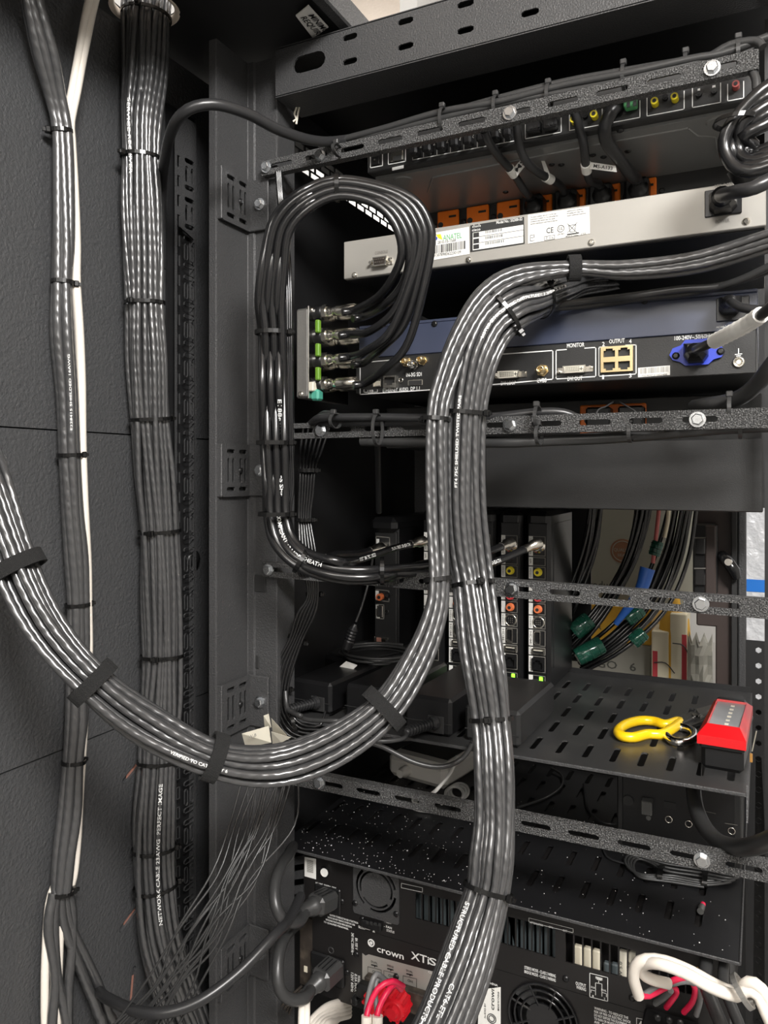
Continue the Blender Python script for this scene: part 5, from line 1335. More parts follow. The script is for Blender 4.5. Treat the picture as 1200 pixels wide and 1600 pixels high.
cable('cord', '', '', [PY(1012, 1266, Y_ - .01), PZ(1000, 1282, ZL + .008), PZ(975, 1288, ZL + .003), PZ(940, 1284, ZL + .003), PZ(918, 1262, ZL + .003), PZ(912, 1225, ZL + .003)], .0016, 'cord_jacket', parent=rj, sides=6)
cl = thing('cord_coil', 'figure-eight coil of thin black cord with two ties on the lower shelf', 'cord', PZ(1060, 1375, ZL))
P = []
rnd = random.Random(12)
for k in range(4):
    o = k * 3.4
    P += [PZ(1160 - k * 6, 1362 + o + 6, ZL + .005), PZ(1128, 1376 - 16 + o * 1.5, ZL + .006), PZ(1090, 1366 - 14 + o * 1.6, ZL + .004), PZ(1040, 1358 - 14 + o * 1.6, ZL + .004), PZ(1006 + k * 3, 1338 + k * 3, ZL + .006), PZ(982 + k * 5, 1336 + k * 2, ZL + .007), PZ(978 + k * 4, 1350 + k, ZL + .005), PZ(1000, 1366 + k * 1.5, ZL + .004), PZ(1050, 1368 + o, ZL + .003), PZ(1100, 1376 + o, ZL + .003)]
cable('cord', '', '', P, .0015, 'cord_grey', parent=cl, sides=6, step=.006)
for x, y in ((1033, 1364), (1102, 1374)): MB().strap(PZ(x, y, ZL + .005), (PZ(1102, 1374, ZL) - PZ(1033, 1364, ZL)).normalized(), Vector((0, 1, 0)), UP, .012, .0055, .005).build('cord_tie', 'tie_nylon', cl)
cable('cord', '', '', [PZ(978, 1350, ZL + .003), PZ(950, 1340, ZL + .002), PZ(940, 1318, ZL + .002), PZ(935, 1290, ZL + .002)], .0012, 'cord_jacket', parent=cl, sides=6)
tag(cable('cord', '', '', [PZ(808, 1262, ZL + .002), PZ(850, 1248, ZL + .003), PZ(876, 1230, ZL + .003), PZ(878, 1212, ZL + .004), PZ(862, 1200, ZL + .006)], .0018, 'cord_grey', sides=6)[0], 'single thin black cord curving on the lower shelf beside the thickest bundle', 'cord')
p = PZ(1095, 1424, ZL)
fu = thing('small_fuse', 'tiny glass fuse with a red end lying by a slot of the lower shelf', 'fuse', p)
MB().cyl(p + Vector((0, -.006, .003)), p + Vector((.001, .004, .003)), .0032, 10).build('glass', 'clear_plug', fu); MB().cyl(p + Vector((.001, .004, .003)), p + Vector((.0015, .009, .003)), .0026, 10).build('cap', 'wire_red', fu)
cable('loose_cable', 'heavy black cord drooping from the upper shelf and tied to the lowest bar', 'cord', [D(1086, 1190, .80), D(1084, 1240, .755), D(1094, 1280, .715), D(1118, 1312, .675), D(1150, 1324, .64), D(1185, 1320, .605), D(1220, 1305, .58)], .0072, 'cord_grey', sides=14)

# ================================================================== amplifiers
YA_ = .765
za = PY(650, 1476, YA_).z - EYE
for_lo = za - .0895
xa = PY(477, 1400, YA_).x; xb = -.026
def amp_body(root, x0, x1, z0, z1):
    MB().bb(x0, x1, YA_ + .002, YA_ + .004, z0, z1) if False else None
    mb = MB().bb(x0, x1, YA_ + .03, YA_ + .30, z0, z1).bb(x0, x0 + .0015, YA_, YA_ + .03, z0, z1).bb(x1 - .0015, x1, YA_, YA_ + .03, z0, z1).bb(x0, x1, YA_, YA_ + .03, z1 - .0015, z1).bb(x0, x1, YA_, YA_ + .03, z0, z0 + .0015)
    return mb.build('body', 'amp_black', root)
def local(px, py): p = PY(px, py, YA_); return p.x, p.z - EYE
def vents(loops, px0, px1, f0, f1, n):
    for k in range(n):
        a = px0 + (px1 - px0) * k / n; b = px0 + (px1 - px0) * (k + .84) / n
        loops.append([local(a, f1(a)), local(b, f1(b)), local(b, f0(b)), local(a, f0(a))])
def L_(x0, y0, x1, y1): return lambda x: y0 + (y1 - y0) * (x - x0) / (x1 - x0)
# upper amplifier
u = thing('power_amplifier', 'upper black amplifier rear with a fan, vents and an AUX socket below the dusty shelf', 'amplifier', W(-.25, YA_, za))
zU = ZL - .004
amp_body(u, xa, xb, za + .0004, zU)
loops = [rect(xa, za + .0004, xb, zU)]
vents(loops, 650, 725, L_(650, 1394, 707, 1406), L_(650, 1434, 707, 1449), 7)
vents(loops, 782, 870, L_(782, 1428, 870, 1450), L_(782, 1472, 870, 1497), 7)
vents(loops, 884, 996, L_(884, 1456, 990, 1484), L_(884, 1502, 990, 1530), 8)
vents(loops, 1004, 1100, L_(1004, 1488, 1100, 1512), L_(1004, 1534, 1100, 1558), 7)
fc = local(589, 1388)
loops.append(circle(fc[0], fc[1], .0262, 28))
MB().plate(loops, .0016, FACE(W(0, YA_ - .0004, 0))).build('rear_panel', 'amp_black', u)
k = .0285
fl = [rrect(fc[0] - k, fc[1] - k - .004, fc[0] + k, min(fc[1] + k, zU - .0008), .003)]
for kk in range(3):            # three curved slots in each of two rings round the hub
    for r0, r1, of in ((.0185, .0208, 0), (.0225, .0255, 34)):
        a0 = radians(98 + of + 120 * kk); a1 = a0 + radians(100); pts = [(fc[0] + r1 * cos(a0 + (a1 - a0) * i / 9), fc[1] + r1 * sin(a0 + (a1 - a0) * i / 9)) for i in range(10)]
        pts += [(fc[0] + r0 * cos(a1 + (a0 - a1) * i / 9), fc[1] + r0 * sin(a1 + (a0 - a1) * i / 9)) for i in range(10)]
        if max(q[1] for q in pts) < zU - .001: fl.append(pts)
fo = MB().plate(fl, .0022, FACE(W(0, YA_ - .0022, 0))).build('fan_guard', 'powder_coat', u)
for x, y in ((555, 1411), (619, 1428)): put(None, 'screw', PY(x, y, YA_ - .003), fo, None, SCREW)
for kk in range(5):
    a = 2 * pi * kk / 5; MB().box(W(fc[0] + .022 * cos(a), YA_ + .012, fc[1] + .022 * sin(a)), (.018, .002, .010), 0, Matrix.Rotation(-a, 3, 'Y')).build('fan_blade', 'black_plastic', fo)
def abar(px, y0, y1, wp_, root, m, dpt=.016): MB().fbox(px, (y0 + y1) / 2, wp_, y1 - y0, YA_ + dpt, .006, .0012).build('capacitor', m, root)
for px, y0, y1 in ((905, 1474, 1516), (920, 1477, 1520), (934, 1481, 1524)): abar(px, y0, y1, 13, u, 'pale_core')
for px, y0, y1 in ((950, 1500, 1530), (962, 1502, 1532)): abar(px, y0, y1, 11, u, 'cloudy_metal')
for px, y0, y1 in ((975, 1482, 1540), (990, 1484, 1544)): abar(px, y0, y1, 13, u, 'ivory')
t = MB()
for px in (972, 984): t.text('5W 5.0', PY(px, 1532, YA_ + .0098), (0, 0, 1), (-1, 0, 0), .0028, .018)
t.build('lettering', 'black_print', u)
for x0_, n_, f in ((700, 7, L_(650, 1414, 707, 1428)), (825, 8, L_(782, 1450, 870, 1474))):
    for kk in range(n_): MB().fbox(x0_ - 44 + kk * 12.5, f(x0_ - 44 + kk * 12.5), 9, 52, YA_ + .022, .004, .001).build('heat_fin', 'cloudy_metal', u)
pr = MB()
pr.ftext('AUX', 602, 1440, 5, YA_, 10, .0016).ftext('- FAN', 601, 1447.5, 3.6, YA_, 12, .0016).ftext('STATUS', 605, 1454, 3.6, YA_, 12, .0016).ftext('SLEEP', 561, 1448.5, 3.6, YA_, 12, .0016)
pr.fline([(572, 1450), (579, 1452), (579, 1447)], .9, YA_, off=.0016).fpoly([(583, 1455), (587, 1456), (585, 1450)], YA_, .0016)
an = -.23
for i, s_ in enumerate(('CAUTION: TO REDUCE THE RISK OF ELECTRICAL', 'SHOCK DO NOT REMOVE COVER NO USER', 'SERVICEABLE PARTS INSIDE REFER SERVICING', 'TO QUALIFIED PERSONNEL')):
    pr.ftext(s_, 516 - i * 3, 1429.5 + i * 3.6, 2.7, YA_, 44 - i * 2, .0016, an * 0)
pr.ftext('AC LINE  50/60Hz  MAX', 494, 1379, 2.4, YA_, 32, .0016)
pr.ftext('STEREO MODE - CLASS 2 WIRING', 820, 1512, 4.6, YA_, 48, .0016).ftext('BRIDGE MODE - CLASS 2 WIRING', 820, 1518.5, 4.6, YA_, 48, .0016)
pr.ftext('OUTPUT', 900, 1537, 5, YA_, 16, .0016).ftext('WIRING', 901, 1543, 5, YA_, 15, .0016)
pr.fline([(922, 1519), (950, 1526), (950, 1563), (922, 1556)], .9, YA_, True, .0016)
pr.fpoly([(931, 1524), (942, 1527), (940, 1531), (933, 1529)], YA_, .0016).fline([(936, 1531), (936, 1535), (931, 1534), (931, 1553)], .9, YA_, off=.0016).fline([(936, 1535), (941, 1536), (941, 1555)], .9, YA_, off=.0016)
pr.ftext('DUAL', 924, 1542, 3, YA_, 8, .0016).ftext('DUAL', 940, 1546, 3, YA_, 8, .0016).fline([(924, 1549), (924, 1545), (931, 1547)], .8, YA_, off=.0016).fline([(941, 1549), (948, 1551), (948, 1556)], .8, YA_, off=.0016).ftext('1', 926, 1556, 3, YA_, 2, .0016).ftext('2', 944, 1560, 3, YA_, 2, .0016).ftext('BRIDGE', 931, 1527.5, 2.6, YA_, 11, .0016)
pr.fline([(628, 1379), (661, 1386), (661, 1393), (628, 1386)], .6, YA_, True, .0016).fline([(827, 1433), (896, 1450), (896, 1456), (827, 1439)], .6, YA_, True, .0016).ftext('ATTENUATOR', 829, 1441, 3, YA_, 20, .0016).ftext('ON', 858, 1448, 3, YA_, 6, .0016).ftext('OFF', 880, 1453.5, 3, YA_, 7, .0016)
pr.build('lettering', 'white_print', u)
o = MB().fpoly([(477, 1338), (495, 1341), (495, 1373), (477, 1368)], YA_, .0016).build('barcode_label', 'label_white', u)
t = MB()
for kk in range(14): t.fpoly([(481, 1342 + kk * 1.4), (491, 1344 + kk * 1.4), (491, 1344.7 + kk * 1.4), (481, 1342.7 + kk * 1.4)], YA_, .002)
t.build('barcode', 'grey_print', o)
o = MB().fcyl(507, 1363, 9, YA_ - .0012, .003, 20).build('reset_button', 'black_plastic', u); MB().fcyl(507, 1363, 6.4, YA_ - .0042, .0012, 18).build('button_cap', 'label_white', o)
o = MB().fbox(583, 1443, 30, 12, YA_ - .001, .006, .001).build('aux_socket', 'black_plastic', u)
for kk in range(4): MB().fbox(574 + kk * 6.5, 1441 + kk * 1.2, 4, 5, YA_ - .007, .0008).build('contact', 'black_print', o)
screws(u, YA_ - .001, ((534, 1408), (884, 1529), (988, 1559), (566, 1436)))
MB().fbox(513, 1404, 40, 40, YA_ - .001, .003, .003).build('power_inlet', 'black_plastic', u)
# slotted ear at its left
p0, p1 = PY(450, 1350, YA_).x, xa
loops = [rect(p0, za - .002, p1, ZL - .006)]
for kk in range(4):
    zc = ZL - .020 - kk * .0172; w2 = (p1 - p0) * .34; xm = (p0 + p1) / 2
    loops.append([(xm - w2, zc - .006), (xm + w2, zc), (xm + w2, zc + .0075), (xm - w2, zc + .0015)])
MB().plate(loops, .002, FACE(W(0, YA_ + .004, 0))).build('slotted_ear', 'powder_coat', u)

# lower amplifier
l = thing('power_amplifier', 'lower black amplifier rear with red speaker plugs and a large fan guard', 'amplifier', W(-.25, YA_, for_lo))
xa2 = PY(489, 1500, YA_).x
amp_body(l, xa2, xb, for_lo, za)
loops = [rect(xa2, for_lo, xb, za)]
fc = local(849, 1584)
loops.append(circle(fc[0], min(fc[1], za - .036), .034, 30)); fc = (fc[0], min(fc[1], za - .036))
MB().plate(loops, .0016, FACE(W(0, YA_ - .0004, 0))).build('rear_panel', 'amp_black', l)
fo = MB()
for rr_ in (.035, .029, .0225): fo.torus(W(fc[0], YA_ - .003, fc[1]), (0, 1, 0), rr_, .0014, 36, 6)
for kk in range(8): a = 2 * pi * kk / 8 + .3; fo.cyl(W(fc[0] + .014 * cos(a), YA_ - .003, fc[1] + .014 * sin(a)), W(fc[0] + .036 * cos(a + .12), YA_ - .003, fc[1] + .036 * sin(a + .12)), .0012, 6)
fo.lathe(W(fc[0], YA_ - .002, fc[1]), (0, -1, 0), [(0, .0165), (.0018, .0165)], 24, False)
fo = fo.build('fan_guard', 'gloss_black', l)
for kk in range(7):
    a = 2 * pi * kk / 7; MB().box(W(fc[0] + .022 * cos(a), YA_ + .014, fc[1] + .022 * sin(a)), (.022, .002, .014), 0, Matrix.Rotation(-a, 3, 'Y') @ Matrix.Rotation(.5, 3, 'X')).build('fan_blade', 'black_plastic', fo)
MB().bb(PY(469, 1500, YA_).x, xa2, YA_ - .001, YA_ + .002, for_lo + .004, za - .006, .0005).build('mounting_ear', 'amp_brown', l)
MB().fbox(478, 1514, 5, 9, YA_ - .001, .0008).build('ear_slot', 'pale_core', l)
pr = MB()
pr.ftext('crown', 590, 1485.5, 10, YA_, 41, .0016, 0).ftext('XTi', 643, 1497, 12, YA_, 28, .0016).ftext('S', 671, 1505, 11, YA_, 12, .0016)
pr.fring(581, 1472, 5, 1.2, YA_, .0016, 18, 4).fcyl(581, 1472, 2.6, YA_, .0004, 12, y0=.0016)
for s_, px, py, n_ in (('240 VAC 50/60 Hz ~', 550, 1456, 34), ('8A 100 V', 556, 1464, 18), ('120V 60Hz', 549.5, 1518, 30), ('8.0A MAX', 555, 1520, 28), ('WARNING', 560, 1522, 22)):
    o_ = PY(px, py, YA_); o_.y = YA_ - .0016; kx, kz = sc(px, py, YA_); pr.text(s_, o_, (0, 0, -1), (1, 0, 0), 4 * kx, n_ * kz)
pr.ftext('CLASS 2 WIRING', 670, 1518.5, 3.4, YA_, 40, .0016).ftext('MADE IN CHINA', 742, 1529, 3.4, YA_, 36, .0016)
for i, (s_, n_) in enumerate((('WARNING - TO REDUCE THE', 52), ('RISK OF FIRE OR ELECTRIC SHOCK', 56), ('DO NOT EXPOSE THIS EQUIPMENT', 50), ('TO RAIN OR MOISTURE', 36), ('AVIS - RISQUE DE CHOC', 46), ('ELECTRIQUE NE PAS OUVRIR', 44), ('AVERTISSEMENT', 36))):
    pr.ftext(s_, 929, 1575 + i * 5.4, 3.9, YA_, n_, .0016)
pr.fline([(995, 1589), (1010, 1592), (1010, 1625), (995, 1622)], .9, YA_, True, .0016).fpoly([(1002, 1593), (1006, 1600), (998, 1599)], YA_, .0016)
pr.build('lettering', 'white_print', l)
o = MB().fpoly([(567, 1488), (572, 1492), (577, 1490), (690, 1520), (690, 1562), (567, 1532)], YA_, .0014).build('wiring_plate', 'switch_grey', l)
t = MB()
for (x, y), s_ in (((581, 1502), 'DUAL'), ((606, 1508), 'BRIDGE'), ((636, 1516), 'DUAL')):
    t.ftext(s_, x, y, 3, YA_, 10, .0019).fline([(x + 1, y + 4), (x + 9, y + 6)], 2, YA_, off=.0019).fpoly([(x + 4, y + 4), (x + 7, y + 5), (x + 6, y + 9)], YA_, .0019).fline([(x - 5, y + 20), (x - 5, y + 7), (x + 16, y + 12), (x + 16, y + 25)], .7, YA_, off=.0019).ftext('CH1', x + 2, y + 16, 4, YA_, 8, .0019)
t.build('lettering', 'black_print', o)
put(None, 'screw', PY(619, 1526, YA_ - .002), l, None, SCREW); screws(l, YA_ - .001, ((557, 1491), (494, 1501), (542, 1519)))
MB().fring(518, 1484, 4.5, 1.0, YA_, .001).build('cord_eye', 'cord_grey', l)
MB().fbox(513, 1513, 52, 44, YA_ - .001, .004, .004).build('power_inlet', 'black_plastic', l)
o = MB().fpoly([(747, 1608), (750, 1545), (783, 1541), (783, 1640), (745, 1640)], YA_, .0014).build('rating_label', 'label_white', l)
t = MB()
for s_, px, py, h_, n_ in (('crown', 773, 1577, 6, 36), ('MADE IN CHINA', 781, 1578, 2.8, 30), ('AUDIO BY', 760, 1590, 2.6, 24)):
    o_ = PY(px, py, YA_); o_.y = YA_ - .0018; kx, kz = sc(px, py, YA_); t.text(s_, o_, (0, 0, 1), (-1, 0, 0), h_ * kx, n_ * kz)
t.fring(769, 1590, 7, .7, YA_, .0016, 20, 4).fring(769, 1590, 4.5, .7, YA_, .0016, 16, 4)
t.build('lettering', 'black_print', o)
# speaker terminals and their red plugs
tb2 = MB().fbox(632, 1553, 116, 34, YA_ - .0015, .010, .001)
tb2.build('terminal_block', 'amp_brown', l)
for i, px in enumerate((596, 627)):
    c = PY(px, 1555 + i * 6, YA_ - .010); q = MB(); prof = []
    q.lathe(c, (0, -1, 0), [(0, .0125), (.018, .0125), (.022, .010)], 20)
    for kk in range(10): a = 2 * pi * kk / 10; q.cyl(c + Vector((.0125 * cos(a), -.002, .0125 * sin(a))), c + Vector((.0125 * cos(a), -.019, .0125 * sin(a))), .0022, 6)
    sp = q.build('binding_post', 'speakon_red', l)
    MB().lathe(c + Vector((0, -.022, 0)), (0, -1, 0), [(0, .0075), (.004, .006)], 10, False).build('post_cap', 'speakon_red', sp)
MB().fbox(575, 1541, 22, 22, YA_ - .010, .014, .003).build('binding_post', 'black_plastic', l)
for px in (562, 580): MB().fbox(px - 2, 1556, 10, 12, YA_ - .008, .012, .002).build('binding_post', 'black_plastic', l)
sc_ = thing('speaker_cable', 'white speaker cables with red and grey cores at the red binding posts', 'cable', D(580, 1640, .70))
for pts, m, r in ((((630, 1541, .745), (612, 1533, .73), (590, 1545, .725), (577, 1572, .72), (573, 1588, .715)), 'wire_red', .0028), (((627, 1546, .745), (616, 1538, .735), (603, 1553, .725), (592, 1575, .72), (589, 1588, .715)), 'wire_red', .0028),
                  (((601, 1530, .745), (588, 1522, .735), (580, 1538, .73), (574, 1565, .725), (572, 1588, .718)), 'wire_grey', .0026), (((598, 1533, .745), (590, 1527, .74), (586, 1545, .735), (588, 1570, .725), (590, 1588, .72)), 'wire_grey', .0026)):
    cable('wire', '', '', [D(*q) for q in pts], r, m, parent=sc_)
for x in (573, 590): MB().lathe(D(x, 1587, .716), D(x - 1, 1640, .71) - D(x, 1587, .716), [(0, .0050), (.04, .0050)], 12).build('cable_jacket', 'white_jacket', sc_)

# amplifier cords and plugs
def ampplug(label, tip, back, w_, h_, cord, m='cord_grey'):
    a, b = D(*tip), D(*back); d = (b - a).normalized(); s_ = d.cross(UP).normalized(); n_ = s_.cross(d); R = Matrix((s_, d, n_)).transposed()
    r = thing('power_plug', label, 'plug', a - UP * h_ / 2)
    L = (b - a).length
    MB().box(a + d * L * .5, (w_, L, h_), .004, R).build('plug', m, r)
    for kk in (-1, 0, 1): MB().box(a + d * (L * .5) + n_ * (h_ / 2 + .0001) + s_ * (kk * w_ * .22), (.001, L * .6, .0008), 0, R).build('rib', 'black_plastic', r)
    MB().lathe(b - d * .002, d, [(0, w_ * .42), (.006, w_ * .40), (.007, w_ * .34), (.018, w_ * .30), (.019, w_ * .26), (.026, w_ * .24)], 14).build('strain_relief', m, r)
    cable('cord', '', '', [b + d * .012] + [D(*q) for q in cord], .0060, 'cord_grey', parent=r, sides=12)
ampplug('greyish plug and curved cord in the upper amplifier beside the barcode label', (518, 1402, .855), (490, 1416, .83), .024, .020, [(467, 1440, .80), (445, 1438, .785), (431, 1415, .785), (430, 1380, .80), (440, 1352, .82), (452, 1335, .85), (458, 1322, .88)])
ampplug('black plug and curved cord in the lower amplifier, looping beside the brown ear', (526, 1508, .84), (498, 1534, .815), .024, .021, [(478, 1558, .785), (456, 1562, .775), (437, 1545, .77), (434, 1505, .78), (442, 1470, .80), (455, 1452, .83), (470, 1440, .86)])

# white speaker cable on the right
w2 = thing('speaker_cable', 'thick white cable pair looping in front of the right end of the amplifiers', 'cable', D(1100, 1590, .64))
for pts, r in ((((1260, 1640, .58), (1215, 1585, .58), (1190, 1545, .585), (1170, 1535, .59), (1150, 1550, .60), (1120, 1540, .61), (1080, 1518, .62), (1040, 1502, .625), (1010, 1499, .63), (994, 1508, .635), (990, 1528, .64), (998, 1556, .65)), .0046),
               (((1250, 1670, .58), (1205, 1600, .58), (1185, 1556, .585), (1165, 1548, .59), (1150, 1556, .592), (1110, 1542, .60), (1070, 1520, .61), (1030, 1506, .62), (1005, 1507, .635), (1003, 1520, .645), (1018, 1530, .65), (1045, 1537, .655)), .0046)):
    cable('cable_jacket', '', '', [D(*q) for q in pts], r, 'white_jacket', parent=w2, sides=12)
for pts, m in ((((1042, 1537, .655), (1060, 1529, .66), (1076, 1530, .67), (1086, 1545, .68), (1082, 1565, .69), (1068, 1582, .70)), 'wire_red'), (((1042, 1539, .655), (1070, 1533, .665), (1088, 1540, .68), (1094, 1560, .69), (1088, 1586, .70)), 'wire_grey'),
               (((998, 1555, .65), (1014, 1556, .655), (1035, 1545, .66), (1050, 1541, .67), (1057, 1550, .68), (1048, 1565, .69), (1041, 1574, .70)), 'wire_red'), (((998, 1556, .65), (1008, 1553, .655), (1028, 1540, .66), (1048, 1536, .67)), 'wire_grey'), (((1048, 1548, .66), (1038, 1558, .68), (1024, 1568, .70)), 'wire_grey')):
    cable('wire', '', '', [D(*q) for q in pts], .0026, m, parent=w2)
ring_tie(w2, D(1160, 1549, .588), D(1175, 1540, .588) - D(1150, 1552, .592), .0105, .007, -1.0, 'bnc_plate')
tb3 = thing('terminal_strip', 'black speaker terminal strip at the right end of the lower amplifier', 'terminal', D(1050, 1600, .70))
p = PY(1065, 1590, YA_ - .002); MB().bb(PY(1008, 1590, YA_).x, PY(1092, 1590, YA_).x, YA_ - .030, YA_ - .002, for_lo, PY(1050, 1582, YA_).z - EYE, .002).build('block', 'black_plastic', tb3)
for x in (1027, 1045, 1062): put(None, 'screw', PY(x, 1590 + (x - 1027) * .22, YA_ - .030), tb3, None, SCREW)
# grey cords at the lower right edge
for i, (x, l_) in enumerate(((1100, 'grey round cord falling past the right end of the amplifiers, the thicker of two'), (1128, 'grey cord falling at the right edge of the amplifiers beside the shelf corner'))):
    cable('loose_cable', l_, 'cord', [D(x + 4, 1500, .70), D(x + 2, 1535, .68), D(x + 14, 1570, .66), D(x + 30, 1610, .64), D(x + 40, 1650, .63)], .0058 - i * .001, 'cord_grey', sides=10)
cw = thing('copper_wires', 'short bare red and copper wire ends under the right corner of the lower shelf', 'wires', D(1110, 1530, .72))
rnd = random.Random(31)
for kk in range(8):
    x = 1095 + (kk % 4) * 5 + (20 if kk > 3 else 0)
    cable('wire', '', '', [D(x, 1500, .73), D(x + rnd.uniform(-5, 5), 1512, .725), D(x + rnd.uniform(-3, 6), 1528, .72), D(x + 4, 1545, .72)], .0012, ('amber', 'wire_red', 'rca_orange', 'ivory')[kk % 4], parent=cw, sides=5)

# bundle of white cables at the very bottom
wb_ = thing('cable_bundle', 'pale cables rising under the lower amplifier at the bottom edge', 'cables', D(500, 1650, .80))
for kk in range(5): cable('cable', '', '', [D(462 + kk * 9, 1650, .80), D(480 + kk * 7, 1605, .82), D(506 + kk * 4, 1576 + kk * 5, .85), D(530, 1566 + kk * 6, .88), D(545, 1562 + kk * 6, .92)], .0042, 'white_jacket', parent=wb_)
for kk in range(2): cable('cable', '', '', [D(470 + kk * 8, 1650, .77), D(471 + kk * 8, 1610, .775), D(472 + kk * 7, 1572, .79), D(474 + kk * 6, 1555, .83)], .0038, 'white_jacket', parent=wb_)
rw = thing('wire_bunch', 'few brownish thin wires behind the loop of the lower amplifier cord', 'wires', D(455, 1560, .86))
for kk in range(4): cable('wire', '', '', [D(440 + kk * 4, 1572 + kk * 4, .86), D(458, 1553 + kk * 5, .86), D(472, 1540 + kk * 5, .86)], .0014, 'amp_brown', parent=rw, sides=5)

# ================================================================== beyond the opening
def carton(label, x0, x1, y0, y1, z0, z1, m):
    r = thing('carton', label, 'carton', W((x0 + x1) / 2, (y0 + y1) / 2, z0))
    MB().bb(x0, x1, y0, y1, z0, z1, .003).build('box', m, r); return r
YC = 1.70
zg0 = PY(1000, 938, YC).z - EYE
xg1 = PY(1092, 900, YC).x
Lz = PY(1000, 1062, YC).z - EYE
tbl = thing('table', 'low dark bench carrying the cartons beyond the opening', 'table', W(-.3, 2.0, -1.5))
MB().bb(-.65, .30, 1.55, 2.26, Lz - .05, Lz - .02, .003).build('table_top', 'floor_tile', tbl)
for x in (-.62, .27):
    for y in (1.60, 2.22): MB().bb(x - .02, x + .02, y - .02, y + .02, -1.5, Lz - .05).build('leg', 'dark_metal', tbl)
YC2 = 1.66
zy = PY(950, 1003, YC2).z - EYE
xy1 = PY(1018, 1000, YC2).x
c3 = carton('pale grey carton reading EGO 6, lowest beyond the opening', -.63, xy1, YC2, YC2 + .3, Lz - .02, zy, 'carton_light')
zz1 = PY(950, 945, YC2).z - EYE
c2 = carton('mustard yellow carton between the two grey ones beyond the opening', -.63, xy1 + .0, YC2, YC2 + .3, zy, zz1, 'carton_yellow')
c1 = carton('large olive grey carton with a round brown seal beyond the opening', -.645, PY(1104, 900, YC2).x, YC2 + .02, YC2 + .36, zz1, .22, 'carton_grey')
MB().ftext('EGO   6', 922, 1041, 12, YC2, 70).build('lettering', 'carton_print', c3)
MB().ftext('Products', 912, 918, 12, YC2 + .02, 56).build('lettering', 'carton_print', c1)
MB().ftext('PAPER', 900, 980, 6, YC2, 40).build('lettering', 'carton_print', c2)
o = MB().fcyl(973, 861, 19, YC2 + .02, .0012, 28).build('seal', 'seal_brown', c1)
MB().fring(973, 861, 15.5, .8, YC2 + .02, .0013, 26, 4).ftext('QUALITY', 959, 861, 5, YC2 + .02, 28, .0016).ftext('SEAL', 965, 869, 4, YC2 + .02, 16, .0016).build('lettering', 'carton_grey', o)
# tall cream boxes with red stripes
YB3 = 1.60
for i, (pxa, pxb, y_top, l_) in enumerate(((1018, 1046, 985, 'cream box with a red stripe, left of two beyond the opening'), (1047, 1074, 958, 'taller cream box with a red edge, right of two beyond the opening'))):
    x0, x1 = PY(pxa, 1000, YB3).x, PY(pxb, 1000, YB3).x; r = thing('striped_box', l_, 'box', W((x0 + x1) / 2, YB3, Lz - .02)); zt3 = PY(pxa, y_top, YB3).z - EYE
    MB().bb(x0, x1 - .001, YB3, YB3 + .08, Lz - .02, zt3, .002).build('box', 'cream_box', r)
    xs = x0 + (.002 if i == 0 else (x1 - x0) * .68)
    MB().bb(xs, xs + (x1 - x0) * .28, YB3 - .0008, YB3, Lz - .01, zt3 - .04).build('stripe', 'stripe_red', r)
    cable('wire', '', '', [PY(pxa + 4, 1035 - 30 * i, YB3 - .004), PY(pxa + 22, 1036 - 26 * i, YB3 - .010), PY(pxa + 36, 1052 - 10 * i, YB3 - .006)], .0012, 'cord_grey', parent=r, sides=5)
yb = thing('yellow_bottle', 'yellow bottle with a tapered orange neck beyond the opening', 'bottle', PY(1052, 985, 1.63))
p = PY(1054, 990, 1.63); MB().lathe(p, (0, 0, 1), [(-.10, .030), (0, .030), (.03, .027), (.055, .012), (.075, .009), (.078, .004)], 20).build('bottle', 'carton_yellow', yb)
bg = thing('plastic_bag', 'clear crumpled plastic bag beside the cream boxes beyond the opening', 'bag', PY(1090, 1060, 1.58))
mb = MB(); rnd = random.Random(5); x0, x1 = PY(1074, 1000, 1.58).x, PY(1112, 1000, 1.58).x
nx, nz = 7, 9; vs = []
for j in range(nz):
    for i in range(nx): vs.append(W(x0 + (x1 - x0) * i / (nx - 1), 1.58 - .012 * sin(pi * i / (nx - 1)) + rnd.uniform(-.007, .007), Lz - .02 + (.15) * j / (nz - 1) - .02 * (i % 2) * (j == nz - 1)))
fs = [(j * nx + i, j * nx + i + 1, (j + 1) * nx + i + 1, (j + 1) * nx + i) for j in range(nz - 1) for i in range(nx - 1)]
bk = [v + Vector((0, .03, 0)) for v in vs]
mb.add(vs, fs).add(bk, [tuple(reversed(f)) for f in fs]).build('bag', 'bag_clear', bg)

# open front door frame of the rack with its swing handle
YD2 = 1.36
fd = thing('front_door', 'black front door frame of the rack with a swing handle, open beyond the opening', 'door', W(-.05, YD2, -1.5))
def xd(px): return PY(px, 900, YD2).x
MB().bb(xd(1088), xd(1153), YD2, YD2 + .02, PY(1100, 978, YD2).z - EYE, .40, .002).build('door_panel', 'brown_plate', fd)
MB().bb(xd(1118), xd(1153), YD2, YD2 + .02, -1.5, PY(1100, 974, YD2).z - EYE, .002).build('door_stile', 'brown_plate', fd)
MB().lathe(W(xd(1104), YD2 + .001, PY(1104, 962, YD2).z - EYE), (0, 1, 0), [(0, .0), (0, .001)], 4) if False else None
MB().bb(xd(1143), xd(1152), YD2 - .012, YD2, -1.5, .40, .001).build('door_gasket', 'black_print', fd)
MB().bb(xd(1153), xd(1166), YD2 - .004, YD2 + .03, -1.5, .40, .002).build('door_edge', 'powder_coat', fd)
lk = MB().bb(xd(1084), xd(1122), YD2 - .022, YD2, PY(1100, 925, YD2).z - EYE, PY(1100, 817, YD2).z - EYE, .003).build('lock_case', 'black_plastic', fd)
